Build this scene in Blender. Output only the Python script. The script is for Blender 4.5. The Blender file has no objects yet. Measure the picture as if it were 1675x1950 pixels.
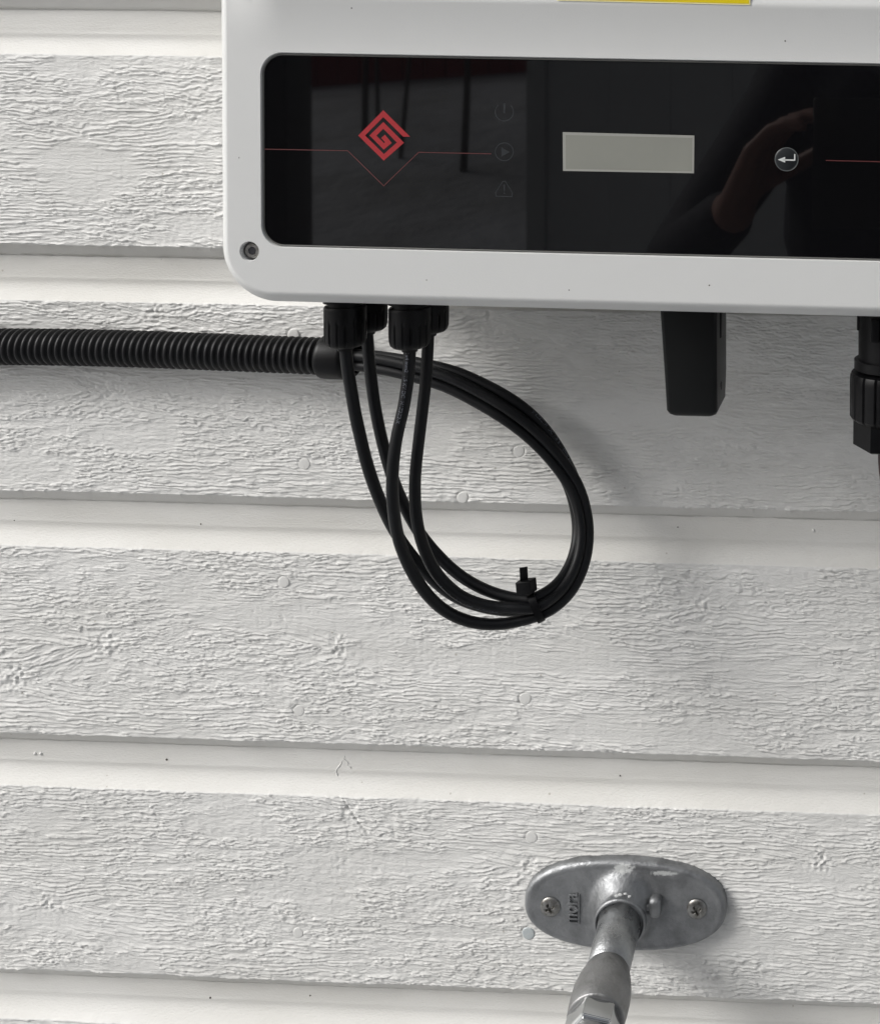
import bpy, bmesh, math, random
import numpy as np
from mathutils import Vector, Matrix

random.seed(4)
S = bpy.context.scene
COL = S.collection
PI = math.pi

# ------------------------------------------------------------------ camera
D = 0.72                       # metres from the lens to the face of the cladding
CAM = Vector((0.0, -D, 1.35))
YAW, PITCH, ROLL = -0.03161, 0.03838, 0.01400
FPX, PPX, PPY, WPX, HPX = 2050.0, 1585.0, 295.0, 1675.0, 1950.0
_f = Vector((math.sin(YAW) * math.cos(PITCH), math.cos(YAW) * math.cos(PITCH), -math.sin(PITCH)))
_r = Vector((math.cos(YAW), -math.sin(YAW), 0.0))
_u = _r.cross(_f)
R_ = _r * math.cos(ROLL) + _u * math.sin(ROLL)
U_ = -_r * math.sin(ROLL) + _u * math.cos(ROLL)
cd = bpy.data.cameras.new('camera')
cam = bpy.data.objects.new('camera', cd)
COL.objects.link(cam)
m3 = Matrix((R_, U_, -_f)).transposed()
cam.matrix_world = Matrix.Translation(CAM) @ m3.to_4x4()
cd.sensor_fit = 'HORIZONTAL'
cd.sensor_width = 36.0
cd.lens = FPX / WPX * 36.0
cd.shift_x = (WPX / 2 - PPX) / WPX
cd.shift_y = (PPY - HPX / 2) / WPX
cd.clip_start = 0.01
cd.clip_end = 500.0
S.camera = cam


def P(px, py, depth=0.0):
    """point of the place seen at photo pixel (px,py), 'depth' metres in front of the cladding face"""
    d = R_ * ((px - PPX) / FPX) - U_ * ((py - PPY) / FPX) + _f
    return CAM + d * ((D - depth) / d.y)


# ------------------------------------------------------------------ daylight: overcast, brighter from the left
SUN_TO = Vector((-0.76, -0.38, 0.62)).normalized()
el = math.asin(SUN_TO.z)
az = math.atan2(SUN_TO.x, SUN_TO.y)
W = bpy.data.worlds.new('World')
S.world = W
W.use_nodes = True
nt = W.node_tree
nt.nodes.clear()
sky = nt.nodes.new('ShaderNodeTexSky')
sky.sky_type = 'NISHITA'
sky.sun_disc = False
sky.sun_elevation = el
sky.sun_rotation = az % (2 * PI)
sky.air_density = 1.0
sky.dust_density = 4.0
hs = nt.nodes.new('ShaderNodeHueSaturation')
hs.inputs['Saturation'].default_value = 0.22
bg = nt.nodes.new('ShaderNodeBackground')
bg.inputs['Strength'].default_value = 0.082
wo = nt.nodes.new('ShaderNodeOutputWorld')
nt.links.new(sky.outputs[0], hs.inputs['Color'])
nt.links.new(hs.outputs[0], bg.inputs['Color'])
nt.links.new(bg.outputs[0], wo.inputs['Surface'])
sl = bpy.data.lights.new('sun', 'SUN')
sl.energy = 1.5
sl.angle = math.radians(21)
sl.color = (1.0, 0.985, 0.965)
so = bpy.data.objects.new('sun', sl)
COL.objects.link(so)
so.rotation_euler = SUN_TO.to_track_quat('Z', 'Y').to_euler()
S.view_settings.view_transform = 'Standard'
S.view_settings.look = 'None'
S.view_settings.gamma = 1.0
S.view_settings.use_curve_mapping = False
S.view_settings.exposure = 0.69


# ------------------------------------------------------------------ helpers
def newmat(name, base, rough=0.5, metal=0.0, spec=0.5, noise=None, bump=None, coat=0.0, rvar=None):
    """noise=(scale, amount, colour2)  bump=(scale, strength, distance)  rvar=(scale, amount)"""
    m = bpy.data.materials.new(name)
    m.use_nodes = True
    n = m.node_tree
    b = n.nodes['Principled BSDF']
    b.inputs['Base Color'].default_value = (*base, 1)
    b.inputs['Roughness'].default_value = rough
    b.inputs['Metallic'].default_value = metal
    b.inputs['Specular IOR Level'].default_value = spec
    b.inputs['Coat Weight'].default_value = coat
    tc = n.nodes.new('ShaderNodeTexCoord')

    def nz(scale, detail=5):
        t = n.nodes.new('ShaderNodeTexNoise')
        t.inputs['Scale'].default_value = scale
        t.inputs['Detail'].default_value = detail
        t.inputs['Roughness'].default_value = 0.6
        n.links.new(tc.outputs['Object'], t.inputs['Vector'])
        return t
    if noise:
        t = nz(noise[0])
        mr = n.nodes.new('ShaderNodeMapRange')
        mr.inputs[1].default_value = 0.42
        mr.inputs[2].default_value = 0.68
        mr.inputs[4].default_value = noise[1]
        n.links.new(t.outputs['Fac'], mr.inputs[0])
        mx = n.nodes.new('ShaderNodeMixRGB')
        mx.inputs[1].default_value = (*base, 1)
        mx.inputs[2].default_value = (*noise[2], 1)
        n.links.new(mr.outputs[0], mx.inputs[0])
        n.links.new(mx.outputs[0], b.inputs['Base Color'])
    if rvar:
        t = nz(rvar[0])
        mr = n.nodes.new('ShaderNodeMapRange')
        mr.inputs[1].default_value = 0.35
        mr.inputs[2].default_value = 0.65
        mr.inputs[3].default_value = max(0.02, rough - rvar[1])
        mr.inputs[4].default_value = rough + rvar[1]
        n.links.new(t.outputs['Fac'], mr.inputs[0])
        n.links.new(mr.outputs[0], b.inputs['Roughness'])
    if bump:
        t = nz(bump[0])
        bp = n.nodes.new('ShaderNodeBump')
        bp.inputs['Strength'].default_value = bump[1]
        bp.inputs['Distance'].default_value = bump[2]
        n.links.new(t.outputs['Fac'], bp.inputs['Height'])
        n.links.new(bp.outputs[0], b.inputs['Normal'])
    return m


def link(name, me, mat=None, parent=None):
    o = bpy.data.objects.new(name, me)
    COL.objects.link(o)
    if mat:
        for mm in (mat if isinstance(mat, (list, tuple)) else [mat]):
            me.materials.append(mm)
    if parent is not None:
        o.parent = parent
        o.matrix_parent_inverse = parent.matrix_world.inverted()
    return o


def mesh_from(verts, faces, smooth=True):
    me = bpy.data.meshes.new('m')
    me.from_pydata([tuple(v) for v in verts], [], faces)
    if smooth:
        me.polygons.foreach_set('use_smooth', [True] * len(me.polygons))
    me.update()
    return me


def thing(name, label, cat, loc=(0, 0, 0), group=None):
    o = bpy.data.objects.new(name, None)
    COL.objects.link(o)
    o.location = loc
    o.empty_display_size = 0.02
    o['label'] = label
    o['category'] = cat
    if group:
        o['group'] = group
    bpy.context.view_layer.update()
    return o


def tag(o, label, cat, group=None):
    o['label'] = label
    o['category'] = cat
    if group:
        o['group'] = group
    return o


def grid_faces(nr, nc, wrap=False, flip=False):
    f = []
    for i in range(nr - 1):
        for j in range(nc if wrap else nc - 1):
            a, b = i * nc + j, i * nc + (j + 1) % nc
            q = (a, b, b + nc, a + nc)
            f.append(q[::-1] if flip else q)
    return f


def lathe(prof, centre, axis, seg=48, rad=None, cap0=True, cap1=True, a0=None):
    """prof: list of (distance along axis, radius); rad(theta, s, r)->radius"""
    ax = Vector(axis).normalized()
    a = Vector(a0).normalized() if a0 else ax.orthogonal().normalized()
    a = (a - ax * a.dot(ax)).normalized()
    b = ax.cross(a)
    c = Vector(centre)
    v = []
    for s, r in prof:
        for j in range(seg):
            t = 2 * PI * j / seg
            rr = rad(t, s, r) if rad else r
            v.append(c + ax * s + (a * math.cos(t) + b * math.sin(t)) * rr)
    f = grid_faces(len(prof), seg, wrap=True)
    if cap0:
        f.append(tuple(range(seg))[::-1])
    if cap1:
        f.append(tuple((len(prof) - 1) * seg + j for j in range(seg)))
    me = mesh_from(v, f)
    return me


def bevel_sharp(o, ang=35):
    md = o.modifiers.new('es', 'EDGE_SPLIT')
    md.split_angle = math.radians(ang)


def catmull(pts, n=8):
    pts = [Vector(p) for p in pts]
    pts = [pts[0] * 2 - pts[1]] + pts + [pts[-1] * 2 - pts[-2]]
    out = []
    for i in range(1, len(pts) - 2):
        p0, p1, p2, p3 = pts[i - 1:i + 3]
        # centripetal-ish: plain uniform is fine, the points are even
        for k in range(n):
            t = k / n
            out.append(0.5 * ((2 * p1) + (p2 - p0) * t + (2 * p0 - 5 * p1 + 4 * p2 - p3) * t * t +
                              (3 * p1 - p0 - 3 * p2 + p3) * t ** 3))
    out.append(pts[-2])
    return out


def relax(p, it=12):
    for _ in range(it):
        q = [v.copy() for v in p]
        for i in range(1, len(p) - 1):
            q[i] = p[i] * 0.5 + (p[i - 1] + p[i + 1]) * 0.25
        p = q
    return p


def frames(path, up=Vector((0, -1, 0))):
    fr = []
    n = None
    for i, p in enumerate(path):
        t = (path[min(i + 1, len(path) - 1)] - path[max(i - 1, 0)]).normalized()
        n = (up - t * up.dot(t)).normalized() if n is None else (n - t * n.dot(t)).normalized()
        fr.append((t, n, t.cross(n)))
    return fr


def tube(path, r, seg=16, rf=None):
    fr = frames(path)
    v = []
    for i, (p, (t, n, b)) in enumerate(zip(path, fr)):
        rr = rf(i) if rf else r
        for j in range(seg):
            a = 2 * PI * j / seg
            v.append(p + (n * math.cos(a) + b * math.sin(a)) * rr)
    f = grid_faces(len(path), seg, wrap=True)
    f.append(tuple(range(seg))[::-1])
    f.append(tuple((len(path) - 1) * seg + j for j in range(seg)))
    return mesh_from(v, f)


def evaluated(o):
    dg = bpy.context.evaluated_depsgraph_get()
    me = bpy.data.meshes.new_from_object(o.evaluated_get(dg))
    return me


def box_mesh(x0, x1, y0, y1, z0, z1, bev=0.0, seg=3):
    bm = bmesh.new()
    bmesh.ops.create_cube(bm, size=1.0)
    for v in bm.verts:
        v.co = Vector((x0 + (v.co.x + .5) * (x1 - x0), y0 + (v.co.y + .5) * (y1 - y0), z0 + (v.co.z + .5) * (z1 - z0)))
    if bev:
        bmesh.ops.bevel(bm, geom=list(bm.edges), offset=bev, segments=seg, affect='EDGES', profile=0.5)
    me = bpy.data.meshes.new('m')
    bm.to_mesh(me)
    bm.free()
    if bev:
        me.polygons.foreach_set('use_smooth', [True] * len(me.polygons))
    return me


def text_mesh(body, size, extrude=0.0, space=1.0):
    cu = bpy.data.curves.new('t', 'FONT')
    cu.body = body
    cu.size = size
    cu.extrude = extrude
    cu.space_character = space
    cu.resolution_u = 3
    o = bpy.data.objects.new('t', cu)
    COL.objects.link(o)
    bpy.context.view_layer.update()
    me = evaluated(o)
    bpy.data.objects.remove(o)
    return me


def stroke(pts, w, closed=False):
    """2-D mitred ribbon -> verts(2-D), faces"""
    n = len(pts)
    v = []
    P2 = [Vector((p[0], p[1])) for p in pts]
    for i in range(n):
        if closed:
            a, b, c = P2[i - 1], P2[i], P2[(i + 1) % n]
        else:
            b = P2[i]
            a = P2[i - 1] if i else b * 2 - P2[1]
            c = P2[i + 1] if i < n - 1 else b * 2 - P2[i - 1]
        d1 = (b - a).normalized()
        d2 = (c - b).normalized()
        n1 = Vector((-d1.y, d1.x))
        n2 = Vector((-d2.y, d2.x))
        m = (n1 + n2)
        m = m.normalized() if m.length > 1e-6 else n1
        k = min(2.5, 1.0 / max(0.3, m.dot(n1)))
        v += [b + m * (w / 2 * k), b - m * (w / 2 * k)]
    f = []
    for i in range(n if closed else n - 1):
        j = (i + 1) % n
        f.append((2 * i, 2 * i + 1, 2 * j + 1, 2 * j))
    return v, f


# ------------------------------------------------------------------ materials
def paint_material(name='white_wall_paint', c0=(0.62, 0.61, 0.575, 1), c1=(0.72, 0.72, 0.70, 1)):
    m = newmat(name, (0.70, 0.695, 0.67), rough=0.62, spec=0.35)
    n = m.node_tree
    b = n.nodes['Principled BSDF']
    tc = n.nodes.new('ShaderNodeTexCoord')
    # patches of faint yellowing and grime, stretched along the grain
    mp = n.nodes.new('ShaderNodeMapping')
    mp.inputs['Scale'].default_value = (4, 4, 14)
    n.links.new(tc.outputs['Object'], mp.inputs['Vector'])
    t = n.nodes.new('ShaderNodeTexNoise')
    t.inputs['Scale'].default_value = 1.6
    t.inputs['Detail'].default_value = 6
    n.links.new(mp.outputs[0], t.inputs['Vector'])
    cr = n.nodes.new('ShaderNodeValToRGB')
    cr.color_ramp.elements[0].position = 0.3
    cr.color_ramp.elements[0].color = c0
    cr.color_ramp.elements[1].position = 0.7
    cr.color_ramp.elements[1].color = c1
    n.links.new(t.outputs['Fac'], cr.inputs[0])
    # tiny dark specks of dirt
    v = n.nodes.new('ShaderNodeTexVoronoi')
    v.inputs['Scale'].default_value = 48
    n.links.new(tc.outputs['Object'], v.inputs['Vector'])
    t3 = n.nodes.new('ShaderNodeTexNoise')
    t3.inputs['Scale'].default_value = 11
    n.links.new(tc.outputs['Object'], t3.inputs['Vector'])
    sub = n.nodes.new('ShaderNodeMath')
    sub.operation = 'MULTIPLY'
    sub.inputs[1].default_value = 0.085
    n.links.new(t3.outputs['Fac'], sub.inputs[0])
    lt = n.nodes.new('ShaderNodeMath')
    lt.operation = 'LESS_THAN'
    sub2 = n.nodes.new('ShaderNodeMath')
    sub2.operation = 'SUBTRACT'
    sub2.inputs[1].default_value = 0.012
    n.links.new(sub.outputs[0], sub2.inputs[0])
    n.links.new(v.outputs['Distance'], lt.inputs[0])
    n.links.new(sub2.outputs[0], lt.inputs[1])
    mx = n.nodes.new('ShaderNodeMixRGB')
    mx.inputs[2].default_value = (0.33, 0.30, 0.25, 1)
    ml = n.nodes.new('ShaderNodeMath')
    ml.operation = 'MULTIPLY'
    ml.inputs[1].default_value = 0.55
    n.links.new(lt.outputs[0], ml.inputs[0])
    n.links.new(ml.outputs[0], mx.inputs[0])
    n.links.new(cr.outputs[0], mx.inputs[1])
    n.links.new(mx.outputs[0], b.inputs['Base Color'])
    # very fine relief
    mp2 = n.nodes.new('ShaderNodeMapping')
    mp2.inputs['Scale'].default_value = (1, 1, 2.6)
    n.links.new(tc.outputs['Object'], mp2.inputs['Vector'])
    t2 = n.nodes.new('ShaderNodeTexNoise')
    t2.inputs['Scale'].default_value = 420
    t2.inputs['Detail'].default_value = 4
    n.links.new(mp2.outputs[0], t2.inputs['Vector'])
    bp = n.nodes.new('ShaderNodeBump')
    bp.inputs['Strength'].default_value = 0.6
    bp.inputs['Distance'].default_value = 0.0005
    n.links.new(t2.outputs['Fac'], bp.inputs['Height'])
    n.links.new(bp.outputs[0], b.inputs['Normal'])
    return m


M_PAINT = paint_material(c0=(0.632, 0.628, 0.605, 1), c1=(0.72, 0.717, 0.698, 1))
M_GROOVE = paint_material('yellowed_groove_paint', (0.605, 0.595, 0.560, 1), (0.71, 0.704, 0.678, 1))
M_NAIL = newmat('painted_nail_head', (0.655, 0.651, 0.63), rough=0.55, bump=(600, 0.3, 0.0003))
M_NAILG = newmat('galvanised_nail_head', (0.48, 0.52, 0.53), rough=0.5, metal=0.3, noise=(500, 0.5, (0.6, 0.62, 0.6)))
M_SHELL = newmat('powder_coat_light_grey', (0.625, 0.63, 0.62), rough=0.42, spec=0.5, bump=(1100, 0.3, 0.0003), rvar=(30, 0.05))
M_GLASS = newmat('black_gloss_panel', (0.0035, 0.0035, 0.004), rough=0.025, spec=0.5)
M_GASKET = newmat('grey_panel_rim', (0.16, 0.16, 0.15), rough=0.35)
M_BLACK = newmat('black_nylon', (0.003, 0.003, 0.0035), rough=0.42, spec=0.20, bump=(700, 0.15, 0.0002), rvar=(60, 0.08))
M_CABLE = newmat('black_cable_rubber', (0.004, 0.0045, 0.0055), rough=0.43, spec=0.28, noise=(40, 0.5, (0.007, 0.007, 0.008)), rvar=(25, 0.1))
M_CONDUIT = newmat('black_conduit_plastic', (0.006, 0.006, 0.0075), rough=0.5, spec=0.33, noise=(60, 0.6, (0.011, 0.011, 0.012)), rvar=(80, 0.1))
M_DONGLE = newmat('dark_grey_abs', (0.0045, 0.005, 0.005), rough=0.40, spec=0.22, bump=(900, 0.2, 0.0002))
M_PRINT = newmat('grey_cable_print', (0.13, 0.14, 0.17), rough=0.6, noise=(900, 0.8, (0.04, 0.045, 0.055)))
M_STEEL = newmat('screw_steel', (0.33, 0.325, 0.31), rough=0.36, metal=1.0, noise=(400, 0.8, (0.14, 0.13, 0.115)))
M_SOCKET = newmat('screw_socket_dark', (0.05, 0.05, 0.055), rough=0.5, metal=0.6)
M_RED = newmat('red_print', (0.36, 0.024, 0.030), rough=0.35)
M_REDLINE = newmat('dull_red_print', (0.10, 0.026, 0.026), rough=0.35)
M_ICON = newmat('dim_grey_print', (0.022, 0.025, 0.028), rough=0.35)
M_WHITEP = newmat('white_print', (0.62, 0.64, 0.63), rough=0.4)
M_BUTTON = newmat('button_face', (0.012, 0.014, 0.016), rough=0.3)
M_RING = newmat('button_ring', (0.10, 0.11, 0.11), rough=0.3)
M_LCD = newmat('display_off', (0.26, 0.262, 0.232), rough=0.22, noise=(14, 0.5, (0.20, 0.205, 0.185)))
M_LCDB = newmat('display_border', (0.31, 0.312, 0.285), rough=0.3)
M_YELLOW = newmat('yellow_sticker', (0.66, 0.52, 0.0), rough=0.4)
M_YEDGE = newmat('sticker_pale_border', (0.85, 0.78, 0.42), rough=0.4)


def cast_metal(name, base, rough, dark):
    m = newmat(name, base, rough=rough, metal=0.85, bump=(420, 0.5, 0.0008), noise=(75, 0.85, dark), rvar=(120, 0.12))
    return m



def add_paint_traces(m, x0, z0):
    """old wall paint brushed over the metal: thin broken film in two spots"""
    n = m.node_tree
    b = n.nodes['Principled BSDF']
    tc = n.nodes.new('ShaderNodeTexCoord')
    t = n.nodes.new('ShaderNodeTexNoise')
    t.inputs['Scale'].default_value = 420
    t.inputs['Detail'].default_value = 5
    t.inputs['Roughness'].default_value = .65
    n.links.new(tc.outputs['Object'], t.inputs['Vector'])
    tot = None
    for (cx, cz, rx, rz) in ((x0 + .001, z0 + .0315, .0105, .0042), (x0 + .029, z0 + .0285, .013, .003), (x0 - .0005, z0 + .0065, .0075, .0030), (x0 - .0085, z0 + .0045, .0045, .0045)):
        sb = n.nodes.new('ShaderNodeVectorMath')
        sb.operation = 'SUBTRACT'
        sb.inputs[1].default_value = (cx, 0, cz)
        n.links.new(tc.outputs['Object'], sb.inputs[0])
        ml = n.nodes.new('ShaderNodeVectorMath')
        ml.operation = 'MULTIPLY'
        ml.inputs[1].default_value = (1 / rx, 0, 1 / rz)
        n.links.new(sb.outputs[0], ml.inputs[0])
        ln_ = n.nodes.new('ShaderNodeVectorMath')
        ln_.operation = 'LENGTH'
        n.links.new(ml.outputs[0], ln_.inputs[0])
        mr = n.nodes.new('ShaderNodeMapRange')
        mr.inputs[1].default_value = 1.5
        mr.inputs[2].default_value = 0.0
        mr.inputs[3].default_value = 0.0
        mr.inputs[4].default_value = 1.0
        n.links.new(ln_.outputs['Value'], mr.inputs[0])
        if tot is None:
            tot = mr
        else:
            mx = n.nodes.new('ShaderNodeMath')
            mx.operation = 'MAXIMUM'
            n.links.new(tot.outputs[0], mx.inputs[0])
            n.links.new(mr.outputs[0], mx.inputs[1])
            tot = mx
    ad_ = n.nodes.new('ShaderNodeMath')
    ad_.operation = 'MULTIPLY'
    n.links.new(tot.outputs[0], ad_.inputs[0])
    n.links.new(t.outputs['Fac'], ad_.inputs[1])
    mr = n.nodes.new('ShaderNodeMapRange')
    mr.inputs[1].default_value = .25
    mr.inputs[2].default_value = .36
    n.links.new(ad_.outputs[0], mr.inputs[0])
    old = b.inputs['Base Color'].links[0].from_socket if b.inputs['Base Color'].links else None
    mix = n.nodes.new('ShaderNodeMixRGB')
    if old:
        n.links.new(old, mix.inputs[1])
    mix.inputs[2].default_value = (.46, .47, .465, 1)
    n.links.new(mr.outputs[0], mix.inputs[0])
    n.links.new(mix.outputs[0], b.inputs['Base Color'])
    iv = n.nodes.new('ShaderNodeMath')
    iv.operation = 'SUBTRACT'
    iv.inputs[0].default_value = .85
    n.links.new(mr.outputs[0], iv.inputs[1])
    n.links.new(iv.outputs[0], b.inputs['Metallic'])


M_CAST = cast_metal('worn_chrome_casting', (0.29, 0.297, 0.303), 0.50, (0.19, 0.195, 0.20))
M_PIPE = cast_metal('dull_pipe_metal', (0.36, 0.37, 0.375), 0.36, (0.22, 0.225, 0.23))
add_paint_traces(M_CAST, P(1181, 1748, .012).x, P(1181, 1748, .012).z)
M_SLEEVE = cast_metal('matt_grey_sleeve', (0.30, 0.30, 0.30), 0.50, (0.20, 0.20, 0.195))
M_CHROME = newmat('chrome_nut', (0.62, 0.63, 0.63), rough=0.10, metal=1.0)
M_PAINTDAB = newmat('white_paint_smear', (0.62, 0.63, 0.62), rough=0.6, bump=(800, 0.5, 0.0004))
M_BROWN = newmat('brown_red_wire', (0.020, 0.009, 0.008), rough=0.5)

# ------------------------------------------------------------------ the cladding wall
_T = [np.random.RandomState(100 + i).rand(256, 256).astype(np.float32) for i in range(12)]


def vn(x, z, s=0):
    T = _T[s % 12]
    xi = np.floor(x).astype(np.int64)
    zi = np.floor(z).astype(np.int64)
    fx = (x - xi).astype(np.float32)
    fz = (z - zi).astype(np.float32)
    fx = fx * fx * fx * (fx * (fx * 6 - 15) + 10)
    fz = fz * fz * fz * (fz * (fz * 6 - 15) + 10)
    a = T[xi & 255, zi & 255]
    b = T[(xi + 1) & 255, zi & 255]
    c = T[xi & 255, (zi + 1) & 255]
    d = T[(xi + 1) & 255, (zi + 1) & 255]
    return (a + (b - a) * fx + (c - a + (a - b - c + d) * fx) * fz) * 2 - 1


def ss(a, b, x):
    t = np.clip((x - a) / (b - a), 0, 1)
    return t * t * (3 - 2 * t)


def rough_face(x, z, seed, knots=(), cracks=(), discs=(), press=None):
    """relief (mm) of the sawn, thickly painted face; x, z in mm (z below the board's top edge, negative)"""
    xr = x
    z0 = z
    x = x + seed * 317.3
    z = z + seed * 71.7
    flow = 3.4 * vn(x / 130, z / 45, 1) + .7 * vn(x / 45, z / 16, 2)
    for kx, kz, r in knots:
        dx = xr - kx
        dz = z0 - kz
        rr = np.sqrt((dx / 2.0) ** 2 + dz ** 2)
        flow = flow + np.sign(dz) * r * .7 * np.exp(-(rr / (r * 1.7)) ** 2)
    zz = z + flow
    # how ragged the paint film is, place by place: long clean ridges here, short broken flakes there
    rag = ss(-.5, .4, vn(x / 60, z / 24, 7) + .3 * vn(x / 15, z / 9, 1))
    h = 0
    for per, amp, lx, sd in ((2.75, .92, 20, 3), (1.7, .52, 10, 5)):
        w = .8 * vn(x / lx, zz / 4.0, sd) + (.25 + .5 * rag) * vn(x / (lx * .28), zz / 2.6, sd + 1) + (.06 + .24 * rag) * vn(x / 2.0, zz / 1.6, sd + 2)
        # the film breaks across the grain at irregular places
        jog = np.round(1.4 * vn(x / (lx * .55), zz / per / 1.4, sd + 3)) * (.22 + .22 * rag)
        ph = (zz + w * per * .5) / per + jog
        f = 1 - (ph - np.floor(ph))
        prof = np.where(f < .82, (f / .82) ** 1.25, 1 - ss(.82, 1.0, f))
        a = ss(-.85, .30, vn(x / (lx * .9), zz / per / 1.15, sd + 4) + .4 * vn(x / 6, zz / 3, sd))
        h = h + amp * (.10 + .90 * a) * prof
    patch = ss(-.70, -.25, vn(x / 70, z / 24, 9) + .35 * vn(x / 17, z / 8, 10))
    h = h * (.20 + .80 * patch)
    h = h + (.05 + .12 * rag) * vn(x / 3.4, zz / 1.25, 7) + .05 * vn(x / 1.7, z / 1.3, 8) + .22 * vn(x / 34, z / 9, 11)
    h = h + .06 * (1 - patch) * vn(x / 1.7, z / 40, 4)
    # alligator cracks in places: short vertical breaks between the ridges
    c = np.abs(vn(x / 4.2 + .6 * vn(x / 6, zz / 3, 2), zz / 3.4, 6))
    h = h - .34 * (1 - ss(0, .10, c)) * ss(-.15, .35, vn(x / 55, z / 25, 0)) * ss(-.2, .5, vn(x / 6, zz / 2.5, 9))
    for kx, kz, r in knots:
        dx = xr - kx
        dz = z0 - kz
        rr = np.sqrt(dx ** 2 + (dz * 1.1) ** 2) + 1.5 * vn(x / 4, z / 4, 5)
        m = np.exp(-(rr / r) ** 4)
        h = h * (1 - .35 * m) + .10 * np.sin(rr * 2.0 + 5 * vn(x / 3, z / 3, 3)) * m + m * 1.15 * vn(x / 2.1, z / 1.9, 1) * (.6 + .4 * vn(x / 7, z / 5, 2))
    for pts, dep, wid in cracks:
        for (ax, az), (bx, bz) in zip(pts[:-1], pts[1:]):
            vx, vz = bx - ax, bz - az
            L2 = vx * vx + vz * vz
            t = np.clip(((xr - ax) * vx + (z0 - az) * vz) / L2, 0, 1)
            dd = np.sqrt((xr - ax - t * vx) ** 2 + (z0 - az - t * vz) ** 2) + .9 * np.abs(vn(x / 1.5, z / 1.5, 7))
            h = h - dep * (1 - ss(wid * .3, wid, dd))
    if press:                         # pressed flat behind the tap plate
        q = np.sqrt(((xr - press[0]) / press[2]) ** 2 + ((z0 - press[1]) / press[3]) ** 2)
        m = 1 - ss(1.0, 1.035, q)
        h = h * (1 - m) + .2 * m
    for nx, nz, r, gap in discs:      # paint film round the nail heads
        rr = np.sqrt((xr - nx) ** 2 + (z0 - nz) ** 2)
        th = np.arctan2(z0 - nz, xr - nx)
        m = 1 - ss(r * 1.0, r * 1.35, rr)
        h = h * (1 - m) + .30 * m
        h = h - gap * np.exp(-((rr - r * 1.12) / .45) ** 2) * ss(-.2, .8, np.cos(th - 2.7) + .5 * vn(x / 3, z / 3, 4))
    return h


ZC = 1.35
BOT = {k: ZC + (-.09844 - (k - 1) * .1713) for k in range(-6, 9)}
TOP = {k: ZC + (.0344 - (k - 1) * .1713) for k in range(-6, 9)}
for k, v in {1: .0009, 2: .0004, 3: -.0007, 4: -.0004}.items():
    BOT[k] += v
for k, v in {1: -.0014, 2: .0005, 3: -.0001, 4: -.0003, 5: .0017}.items():
    TOP[k] += v

XS_DENSE = np.concatenate([np.arange(-1.5, -.661, .010), np.arange(-.66, .05, .0008), np.linspace(.052, .9, 26)])
XS_COARSE = np.linspace(-1.5, .9, 60)


def px2loc(px, py, k):
    p = P(px, py, 0)
    return (p.x * 1000, (p.z - TOP[k]) * 1000)


KNOTS = {1: [(*px2loc(370, 215, 1), 8), (*px2loc(160, 260, 1), 5)],
         2: [(*px2loc(303, 604, 2), 8), (*px2loc(215, 745, 2), 9), (*px2loc(915, 600, 2), 9), (*px2loc(1300, 770, 2), 10)],
         3: [(*px2loc(200, 1230, 3), 12), (*px2loc(1340, 1150, 3), 7), (*px2loc(640, 1230, 3), 9), (*px2loc(20, 1290, 3), 12)],
         4: [(*px2loc(668, 1545, 4), 9), (*px2loc(1004, 1650, 4), 8.5), (*px2loc(95, 1720, 4), 10), (*px2loc(1560, 1640, 4), 9)]}
CRACKS = {4: [([px2loc(*q, 4) for q in ((640, 1519), (655, 1523), (664, 1540), (684, 1567), (700, 1585))], .9, 1.6),
              ([px2loc(*q, 4) for q in ((650, 1520), (658, 1560), (664, 1600))], .35, 1.0)],
          3: [([px2loc(*q, 3) for q in ((1060, 1205), (1130, 1222), (1200, 1228))], .35, 1.2)]}

# nail heads: pixel x, y, board, radius mm, height mm, depth of the gap in the paint beside it
NAILS = [(881, 947, 2, 3.8, .55, .6), (580, 883, 2, 4.0, .38, .3), (988, 859, 2, 3.8, .40, .4), (560, 637, 2, 4.2, .85, .7), (541, 1108, 3, 4.0, .58, .35),
         (570, 1353, 3, 3.7, .34, .9), (1000, 1330, 3, 4.0, .36, 1.0), (1012, 1594, 4, 4.0, .42, .3), (1006, 1777, 4, 4.4, .62, .7), (568, 1776, 4, 3.6, .36, .35)]
DISCS = {}
for px, py, k, r, h, g in NAILS:
    DISCS.setdefault(k, []).append((*px2loc(px, py, k), r, g))

wall = thing('cladding_wall', 'white painted wooden wall of wide horizontal boards behind everything', 'wall', (0, 0, ZC))


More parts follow.
